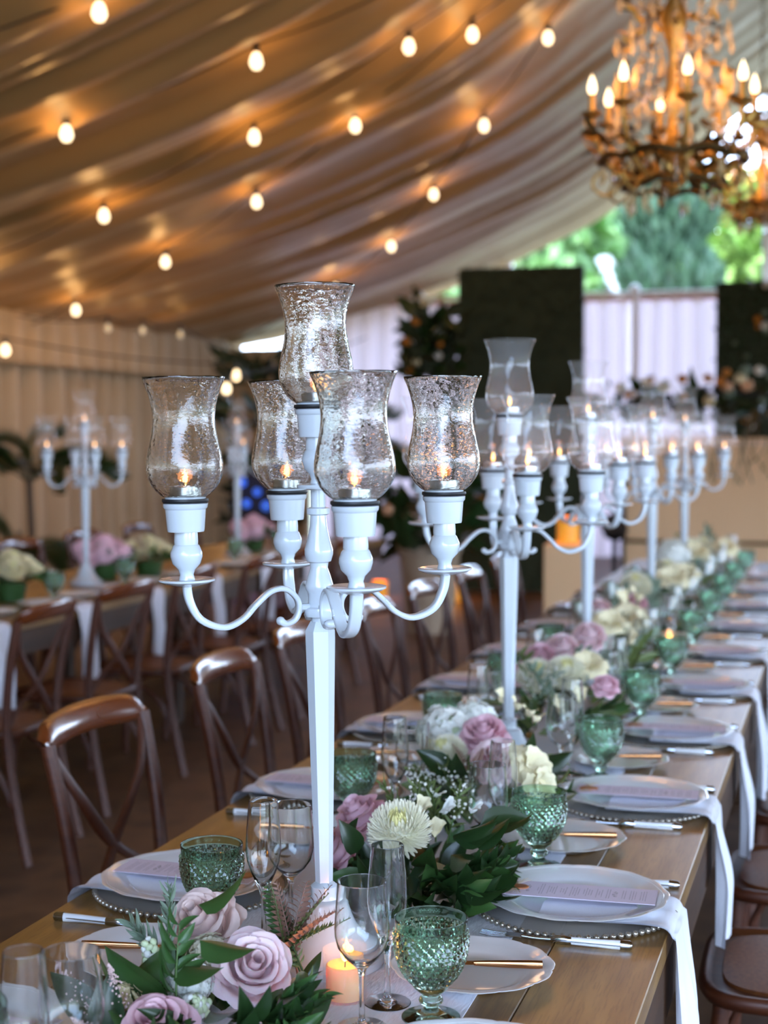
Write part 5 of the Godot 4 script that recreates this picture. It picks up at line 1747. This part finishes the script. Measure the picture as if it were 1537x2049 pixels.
	mum(o, aim(put.call(-0.753, 0.115, -2.86), Vector3(-0.2, 1, 0.5), 0, 0.05), M.cream, M.cream_heart, 92)
	rose(o, aim(put.call(-0.695, 0.145, -2.95), Vector3(0.0, 1, 0.6), 0, 0.05), M.rose_pink, 0.8, 93)
	rose(o, aim(put.call(-0.65, 0.115, -2.86), Vector3(0.3, 0.7, 0.7), 0, 0.05), M.rose_blush, 0.8, 94)
	ruffled(o, aim(put.call(-0.555, 0.13, -2.75), Vector3(0.8, 0.7, 0.4), 0, 0.046), M.ivory, 95)
	ruffled(o, aim(put.call(-0.535, 0.1, -2.72), Vector3(1, 0.3, 0.5), 0.7, 0.04), M.ivory, 96)
	for q in [[-0.70, 0.185, -3.12], [-0.66, 0.175, -3.1], [-0.63, 0.165, -3.08], [-0.61, 0.16, -3.05]]:
		sweet_pea(o, aim(put.call(q[0], q[1], q[2]), Vector3(0.3, 1, 0.4), q[0] * 20.0, 0.026), M.ivory, 97)
	for k in 5:
		sprig(o, put.call(-0.745 + 0.01 * k, 0.04, -2.76), Vector3(-0.4 + 0.15 * k, 1, 0.35), 0.105, "wax", M.leaf_olive, 100 + k)
	for k in 3:
		sprig(o, put.call(-0.69, 0.08, -2.8), Vector3(-0.1 + 0.4 * k, 0.7, 0.2), 0.1, "fern", M.fern_rust, 110 + k)
	for q in [[-0.71, 0.11, -2.74, -0.5, 0.45, 0.3, 1.2, 1.0], [-0.69, 0.1, -2.74, 0.0, 0.5, 0.7, 1.1, 0.0], [-0.60, 0.13, -2.8, 0.5, 0.4, 0.4, 1.2, 0.5], [-0.53, 0.08, -2.72, 1, 0.0, 0.3, 1.2, 0.3]]:
		part("leaf", leaf_mesh(1), M.leaf_dark, o, aim(put.call(q[0], q[1], q[2]), Vector3(q[3], q[4], q[5]), q[7], q[6] * 0.72))
	foliage(o, Vector3(0.02, 0.0, 0.0), Vector3(0.16, 0.1, 0.26), 90, 120, ["leaf_dark", "leaf_mid", "leaf_dark", "leaf_olive"], [1, 0, 2])

	# 4 to 9. farther off, smaller in the picture
	var far := [
		["fourth flower arrangement with two white chrysanthemums beside the second candelabrum's stem", -3.75, [["m", -0.747, 0.13, -3.75, 0.06], ["m", -0.675, 0.14, -3.76, 0.06], ["r", -0.545, 0.15, -3.58, 0.034], ["l", -0.627, 0.165, -3.8, 0.05], ["r", -0.8, 0.12, -3.9, 0.045], ["s", -0.6, 0.12, -3.55, 0.03], ["s", -0.64, 0.1, -3.48, 0.03]]],
		["fifth flower arrangement, a spill of dusty pink roses and cream sweet peas", -4.3, [["r", -0.745, 0.16, -4.1, 0.052], ["r", -0.8, 0.14, -4.05, 0.05], ["r", -0.69, 0.185, -4.2, 0.05], ["h", -0.72, 0.14, -4.45, 0.06], ["l", -0.66, 0.2, -4.4, 0.05], ["s", -0.6, 0.2, -4.3, 0.035], ["s", -0.57, 0.17, -4.2, 0.035]]],
		["sixth flower arrangement, white sweet peas standing tall behind the third candelabrum", -4.85, [["h", -0.72, 0.155, -4.6, 0.055], ["s", -0.69, 0.2, -4.9, 0.045], ["s", -0.65, 0.21, -4.95, 0.045], ["l", -0.66, 0.17, -4.8, 0.06], ["r", -0.78, 0.13, -4.9, 0.05], ["r", -0.8, 0.15, -5.1, 0.05], ["s", -0.61, 0.16, -4.75, 0.04]]],
		["seventh flower arrangement with a round yellow-cream chrysanthemum by the fourth candelabrum", -5.7, [["m", -0.76, 0.17, -5.7, 0.07], ["l", -0.65, 0.19, -5.95, 0.07], ["l", -0.61, 0.2, -6.05, 0.06], ["r", -0.72, 0.14, -5.4, 0.05], ["m", -0.7, 0.19, -6.2, 0.06]]],
		["eighth flower arrangement of cream blooms and grey-green leaves", -6.8, [["h", -0.74, 0.2, -6.8, 0.08], ["l", -0.66, 0.21, -6.9, 0.08], ["m", -0.7, 0.2, -7.2, 0.07]]],
		["farthest flower arrangement, tall loose grey-green foliage with a few yellow blooms", -7.7, [["l", -0.56, 0.2, -7.5, 0.06], ["m", -0.68, 0.19, -7.6, 0.06]]],
	]
	var seed_ := 200
	for f in far:
		o = thing("floral_centrepiece", f[0], "flowers", Vector3(-0.69, y, f[1]), 0, "flower arrangements along the long table")
		for b in f[2]:
			seed_ += 1
			var x := aim(Vector3(b[1] + 0.69, b[2], b[3] - f[1]), Vector3(0.15, 1, 0.5), seed_ * 1.3, b[4])
			if b[0] == "m": mum(o, x, M.cream, M.cream_heart, seed_)
			elif b[0] == "r": rose(o, x, M.rose_pink if seed_ % 2 else M.rose_blush, 0.8, seed_)
			elif b[0] == "h": cluster(o, x, M.white_petal, seed_)
			elif b[0] == "l": ruffled(o, x, M.ivory, seed_)
			else: sweet_pea(o, x, M.ivory, seed_)
		foliage(o, Vector3.ZERO, Vector3(0.17, 0.13, 0.3), 70, seed_, ["leaf_dark", "leaf_mid", "leaf_olive"], [1, 0, 2])
		for k in 5:
			sprig(o, Vector3(rng.randf_range(-0.08, 0.1), 0.05, rng.randf_range(-0.2, 0.2)), Vector3(rng.randf_range(-0.5, 0.7), 1, rng.randf_range(-0.2, 0.5)), 0.16 if f[1] > -7.0 else 0.26, ["ruscus", "wax", "eucalyptus"][k % 3], M.leaf_olive if k % 2 else M.leaf_grey, seed_ + 20 + k)

	# flowers in green pots on the background table
	var pots := [["cream chrysanthemums in a green pot on the background table", Vector3(-3.6, T, -5.95), "m", M.ivory, 0.075], ["dusty pink flowers in a green pot behind the nearest candelabrum's left arm", Vector3(-3.66, T, -6.95), "r", M.rose_pink, 0.07], ["cream flowers in a green pot beside the dusty pink ones on the background table", Vector3(-3.5, T, -7.15), "m", M.ivory, 0.06], ["pale loose flowers in a green pot at the left edge of the photo", Vector3(-3.62, T, -5.3), "s", M.ivory, 0.07], ["pink flowers in a green pot farther along the background table", Vector3(-3.62, T, -8.9), "r", M.rose_pink, 0.07]]
	for p in pots:
		seed_ += 30
		o = thing("potted_flowers", p[0], "flowers", p[1] + Vector3(0, 0.0003, 0), 0, "potted flowers on the background table")
		var g := Geo.new()
		g.lathe([Vector2(0, 0), Vector2(0.06, 0), Vector2(0.075, 0.08), Vector2(0.08, 0.085), Vector2(0.072, 0.085), Vector2(0, 0.075)], 16)
		part("pot", g, M.leaf_mid, o)
		for k in 8:
			var a := k * 2.4
			var x := aim(Vector3(cos(a) * 0.1, 0.165 - 0.008 * k, sin(a) * 0.1) if k else Vector3(0, 0.18, 0), Vector3(cos(a) * 0.6, 1, sin(a) * 0.6), a, p[4] * 0.85)
			if p[2] == "m": mum(o, x, p[3], M.cream_heart, seed_ + k)
			elif p[2] == "r": cluster(o, x, p[3], seed_ + k, "pink_bloom")
			else: ruffled(o, x, p[3], seed_ + k)
		foliage(o, Vector3(0, 0.09, 0), Vector3(0.16, 0.06, 0.16), 34, seed_, ["leaf_dark", "leaf_mid"], [1, 2], 0.07)

# ---------------------------------------------------------------- plants and props in the background
func frond(length: float, seed_: int) -> ArrayMesh:
	# palm frond: arching rib with blades
	var key := "frond%d" % seed_
	if cache.has(key): return cache[key]
	var g := Geo.new()
	var path := PackedVector3Array()
	for k in 13:
		var u := k / 12.0
		path.append(Vector3(0, length * (u - 0.32 * u * u * u), length * 0.55 * u * u))
	g.tube(path, PackedFloat32Array([0.009, 0.008, 0.008, 0.007, 0.007, 0.006, 0.006, 0.005, 0.005, 0.004, 0.004, 0.003, 0.002]), 5)
	var bl := blade(0.3, 0.045, 0.3, 0.5, 5)
	for k in 36:
		var u := 0.2 + 0.8 * (k / 2) / 18.0
		var at := Vector3(0, length * (u - 0.32 * u * u * u), length * 0.55 * u * u)
		var s := 1.0 if k % 2 else -1.0
		var x := aim(at, Vector3(s * (1.1 - 0.6 * u), 0.55, 0.45 * u), s * 1.2, (1.0 - 0.55 * absf(u - 0.45)) * length * 1.1)
		var b := g.v.size()
		for j in bl.v.size():
			g.v.append(x * bl.v[j])
			g.n.append((x.basis * bl.n[j]).normalized())
			g.t.append(bl.t[j])
		for j in bl.i: g.i.append(b + j)
	cache[key] = g.mesh()
	return cache[key]

func palm(label: String, at: Vector3, high: float, length: float, n: int, seed_: int) -> void:
	var o := thing("potted_palm", label, "plant", at, 0.0)
	var pot := Geo.new()
	pot.lathe([Vector2(0, 0), Vector2(0.14, 0), Vector2(0.18, 0.3), Vector2(0.19, 0.31), Vector2(0.17, 0.31), Vector2(0, 0.28)], 20)
	part("pot", pot, M.black, o)
	var tr := Geo.new()
	tr.tube(curve([Vector3(0, 0.25, 0), Vector3(0.02, high * 0.5, 0), Vector3(0, high, 0)]), PackedFloat32Array([0.035, 0.03, 0.028]), 8)
	part("trunk", tr, M.bark, o)
	rng.seed = seed_
	for k in n:
		var a := TAU * k / n + rng.randf_range(-0.2, 0.2)
		part("frond", frond(length, 1), M.leaf_dark, o, Transform3D(Basis(Vector3.UP, a) * Basis(Vector3.RIGHT, rng.randf_range(0.35, 1.15)), Vector3(0, high - 0.03, 0)))

func hedge(o: Node3D, size: Vector3, at: Vector3, n: int, seed_: int, m: Material, depth := 0.5) -> void:
	var g := Geo.new()
	g.box(size, 0.01, xf(at))
	part("backing", g, M.moss, o)
	rng.seed = seed_
	var where := []
	for k in n:
		var q := at + Vector3(rng.randf_range(-0.5, 0.5) * size.x, rng.randf_range(-0.5, 0.5) * size.y, size.z * depth)
		where.append(aim(q, Vector3(rng.randf_range(-1, 1), rng.randf_range(-1, 1), rng.randf_range(0.3, 1)), rng.randf() * TAU, rng.randf_range(0.4, 0.8)))
	swarm("leaves", leaf_mesh(0), m, where, o)

func blooms(o: Node3D, spots: Array, seed_: int) -> void:
	# peach, orange and white heads; each its own part
	if not cache.has("bloom"):
		var g := Geo.new()
		for k in 9:
			var a := k * 2.4
			var p := PackedVector3Array()
			var b := Basis(Vector3.UP, a) * Basis(Vector3.RIGHT, 0.25 + 0.09 * k)
			for r in 4:
				var v := r / 3.0
				for c in 5:
					var s := (c - 2) / 2.0
					p.append(b * Vector3(s * 0.4 * sin(PI * (0.15 + 0.6 * v)), 0.7 * v - 0.2 * v * v, 0.2 * sin(PI * v) - 0.15 * s * s))
			g.sheet(p, 4, 5)
		cache.bloom = g.mesh()
	rng.seed = seed_
	for q in spots:
		var m: Material = M[q[4]]
		part("bloom", cache.bloom, m, o, aim(Vector3(q[0], q[1], q[2]), Vector3(rng.randf_range(-0.4, 0.4), 0.5, 1), rng.randf() * TAU, q[3]))

func lantern(label: String, at: Vector3, r: float, h: float) -> void:
	var o := thing("candle_lantern", label, "candle", at, 0, "glowing candle glasses at the back")
	var g := Geo.new()
	g.lathe([Vector2(0, 0.0), Vector2(r * 0.92, 0.0), Vector2(r, h * 0.06), Vector2(r, h), Vector2(r * 0.94, h), Vector2(r * 0.94, h * 0.08), Vector2(0, h * 0.08)], 20)
	part("glass_lamp", g, M.amber_glass, o)
	lamp(Vector3(0, h * 0.55, 0), 0.12, Color("ff9a38"), 0.03, o)

func background() -> void:
	# dark hedge board
	var o := thing("hedge_board", "tall black-green clipped hedge board standing before the pink drape", "hedge", Vector3(-2.96, 0, -14.0), 0.06)
	hedge(o, Vector3(1.18, 3.06, 0.14), Vector3(0, 1.53, 0), 2600, 301, M.moss)
	o = thing("flower_column", "dark leafy column with a few white and orange blooms left of the hedge board", "flowers", Vector3(-3.68, 0, -13.4))
	var pole := Geo.new()
	pole.lathe([Vector2(0, 0), Vector2(0.18, 0), Vector2(0.18, 0.02), Vector2(0.04, 0.03), Vector2(0.04, 2.0), Vector2(0, 2.0)], 12)
	part("stand", pole, M.black, o)
	foliage(o, Vector3(0, 2.0, 0), Vector3(0.15, 0.8, 0.15), 420, 302, ["leaf_dark", "moss"], [1, 2, 4], 1.6)
	var spots := []
	rng.seed = 303
	for k in 11:
		spots.append([rng.randf_range(-0.18, 0.18), rng.randf_range(2.0, 2.75), rng.randf_range(0.12, 0.22), rng.randf_range(0.06, 0.1), ["white_petal", "orange", "ivory"][k % 3]])
	blooms(o, spots, 304)
	o = thing("flower_arch", "dark hedge wall dotted with white and peach flowers at the photo's right edge", "hedge", Vector3(-0.34, 1.456, -15.75), -0.02)
	hedge(o, Vector3(1.9, 1.58, 0.2), Vector3(0, 0.79, 0), 2400, 305, M.leaf_dark)
	spots = []
	rng.seed = 306
	for k in 34:
		spots.append([rng.randf_range(-0.9, 0.9), rng.randf_range(0.1, 1.55), 0.14, rng.randf_range(0.06, 0.11), ["white_petal", "leaf_grey", "orange", "leaf_grey"][k % 4]])
	blooms(o, spots, 307)
	o = thing("hanging_flowers", "long hanging swag of orange and white blooms with trailing stems before the flower-dotted hedge", "flowers", Vector3(-1.15, 0, -13.3))
	var bar := Geo.new()
	bar.tube(PackedVector3Array([Vector3(-0.9, 1.72, 0), Vector3(0, 1.85, 0), Vector3(1.1, 1.82, 0)]), PackedFloat32Array([0.02]), 6)
	bar.tube(PackedVector3Array([Vector3(0.85, 0.0, -0.05), Vector3(0.85, 1.84, -0.05)]), PackedFloat32Array([0.02]), 6)
	part("frame", bar, M.black, o)
	for k in 5:
		foliage(o, Vector3(-0.75 + 0.42 * k, 1.6, 0.05), Vector3(0.3, 0.4, 0.16), 62, 310 + k, ["moss", "leaf_dark"], [1, 2, 4], 1.2)
	rng.seed = 320
	for k in 22:
		var st := Geo.new()
		var x := rng.randf_range(-0.1, 1.1)
		st.tube(curve([Vector3(x, 1.7, 0.1), Vector3(x + rng.randf_range(-0.1, 0.1), 1.4, 0.18), Vector3(x + rng.randf_range(-0.15, 0.15), rng.randf_range(1.0, 1.25), 0.15)], 4), PackedFloat32Array([0.014, 0.012, 0.01, 0.006]), 5)
		part("trailing_stem", st, M.old_gilt if k % 3 else M.leaf_dark, o)
	spots = []
	for k in 30:
		var x := rng.randf_range(-0.85, 1.05)
		spots.append([x, 1.78 + rng.randf_range(-0.05, 0.36) * (0.6 + 0.3 * x), 0.22, rng.randf_range(0.08, 0.13), ["ivory", "orange", "leaf_grey", "white_petal", "peach"][k % 5]])
	blooms(o, spots, 322)
	# large-leaved plant with peach blooms in a pale pot
	o = thing("potted_plant", "dark broad-leaved plant with peach blooms in a pale pot beyond the chairs", "plant", Vector3(-3.0, 0, -10.9))
	var pot := Geo.new()
	pot.lathe([Vector2(0, 0), Vector2(0.17, 0), Vector2(0.23, 0.6), Vector2(0.245, 0.61), Vector2(0.245, 0.66), Vector2(0.22, 0.66), Vector2(0, 0.6)], 24)
	part("pot", pot, M.terracotta, o)
	rng.seed = 330
	for k in 60:
		var a := rng.randf() * TAU
		var h := rng.randf_range(0.62, 1.32)
		part("leaf", leaf_mesh(4), M.leaf_dark, o, aim(Vector3(cos(a) * 0.27, h, sin(a) * 0.16), Vector3(cos(a), rng.randf_range(-0.4, 0.6), sin(a)), rng.randf_range(-0.6, 0.6), rng.randf_range(0.9, 1.4)))
	blooms(o, [[-0.12, 1.05, 0.32, 0.11, "peach"], [0.02, 0.98, 0.36, 0.1, "peach"], [-0.22, 0.93, 0.34, 0.1, "peach"], [0.08, 1.1, 0.3, 0.09, "peach"], [-0.05, 0.88, 0.36, 0.09, "peach"]], 331)
	palm("palm with thin dark fronds showing just behind the nearest candelabrum", Vector3(-4.15, 0, -12.0), 1.3, 0.75, 9, 340)
	palm("drooping dark palm in front of the cream drapes at the left edge", Vector3(-6.0, 0, -10.2), 1.15, 0.85, 8, 341)
	palm("low palm frond plant behind the background table", Vector3(-5.45, 0, -9.0), 0.6, 0.45, 7, 342)
	# dark leafy plant with warm lights, blue lights below
	o = thing("dark_tree", "dark indoor tree in the far left corner beyond the left shades", "tree", Vector3(-6.0, 0, -15.0))
	var tr := Geo.new()
	tr.tube(PackedVector3Array([Vector3(0, 0, 0), Vector3(0.03, 1.0, 0), Vector3(0, 2.0, 0)]), PackedFloat32Array([0.06, 0.05, 0.03]), 8)
	part("trunk", tr, M.bark, o)
	for k in 4:
		foliage(o, Vector3(0.1 * sin(k * 2.0), 0.5 + 0.5 * k, 0), Vector3(0.5, 0.5, 0.35), 75, 350 + k, ["moss", "leaf_dark"], [4, 1, 4], 0.2)
	var bl := thing("blue_lights", "cluster of small blurred blue lights low in the far left corner", "lights", Vector3(-5.75, 0, -14.3))
	var st := Geo.new()
	st.box(Vector3(0.6, 0.55, 0.06), 0.01, xf(Vector3(0, 0.85, 0)))
	st.box(Vector3(0.06, 0.6, 0.06), 0.01, xf(Vector3(0, 0.3, 0)))
	st.box(Vector3(0.4, 0.03, 0.3), 0.01, xf(Vector3(0, 0.015, 0)))
	part("board", st, M.black, bl)
	for q in [[-0.17, 1.0, 0.05], [0.0, 0.9, 0.04], [-0.12, 0.78, 0.045], [0.1, 0.76, 0.05], [0.17, 0.98, 0.035]]:
		var g := Geo.new()
		g.ball(Vector3(q[0], q[1], 0.06), Vector3.ONE * q[2], 12, 8)
		part("blue_bulb", g, M.blue_light, bl)
		lamp(Vector3(q[0], q[1], 0.06), 0.04, Color("4f86ff"), 0.03, bl)
	lantern("amber glowing candle glass on the floor left of the white pot", Vector3(-4.05, 0.0005, -13.0), 0.07, 0.15)
	lantern("amber glowing candle glass on the floor before the hedge board", Vector3(-3.35, 0.0005, -13.0), 0.07, 0.15)
	var pl := thing("plinth", "low tan plinth carrying the tall glowing lantern", "plinth", Vector3(-2.14, 0, -12.0))
	var pb := Geo.new()
	pb.box(Vector3(0.34, 0.615, 0.34), 0.01, xf(Vector3(0, 0.3075, 0)))
	part("block", pb, M.panel_tan, pl)
	lantern("tall square-looking amber lantern glowing behind the second candelabrum's right arm", Vector3(-2.14, 0.6155, -12.0), 0.09, 0.21)
	var sp := thing("floor_uplighter", "black stage light on a short stand left of the bar front", "lamp", Vector3(-2.15, 0, -14.6))
	var sg := Geo.new()
	sg.lathe([Vector2(0, -0.12), Vector2(0.1, -0.12), Vector2(0.13, -0.05), Vector2(0.13, 0.08), Vector2(0.1, 0.14), Vector2(0, 0.14)], 8, xf(Vector3(0, 0.58, 0), Vector3(1.2, 0, 0)))
	part("housing", sg, M.black, sp)
	var ss := Geo.new()
	ss.box(Vector3(0.05, 0.5, 0.05), 0.005, xf(Vector3(0, 0.25, -0.02)))
	ss.box(Vector3(0.34, 0.02, 0.3), 0.005, xf(Vector3(0, 0.01, -0.02)))
	part("stand", ss, M.black, sp)

func _ready() -> void:
	stage()
	materials()
	marquee()
	far_end()
	overhead()
	table("long rustic oak table laid for dinner, running away to the right", -1.195, -0.247, -1.0, -9.0)
	table("oak background table laid with flowers in front of the cream drapes", -4.1, -3.15, -3.9, -10.2)
	chairs()
	candelabra()
	settings()
	arrangements()
	background()
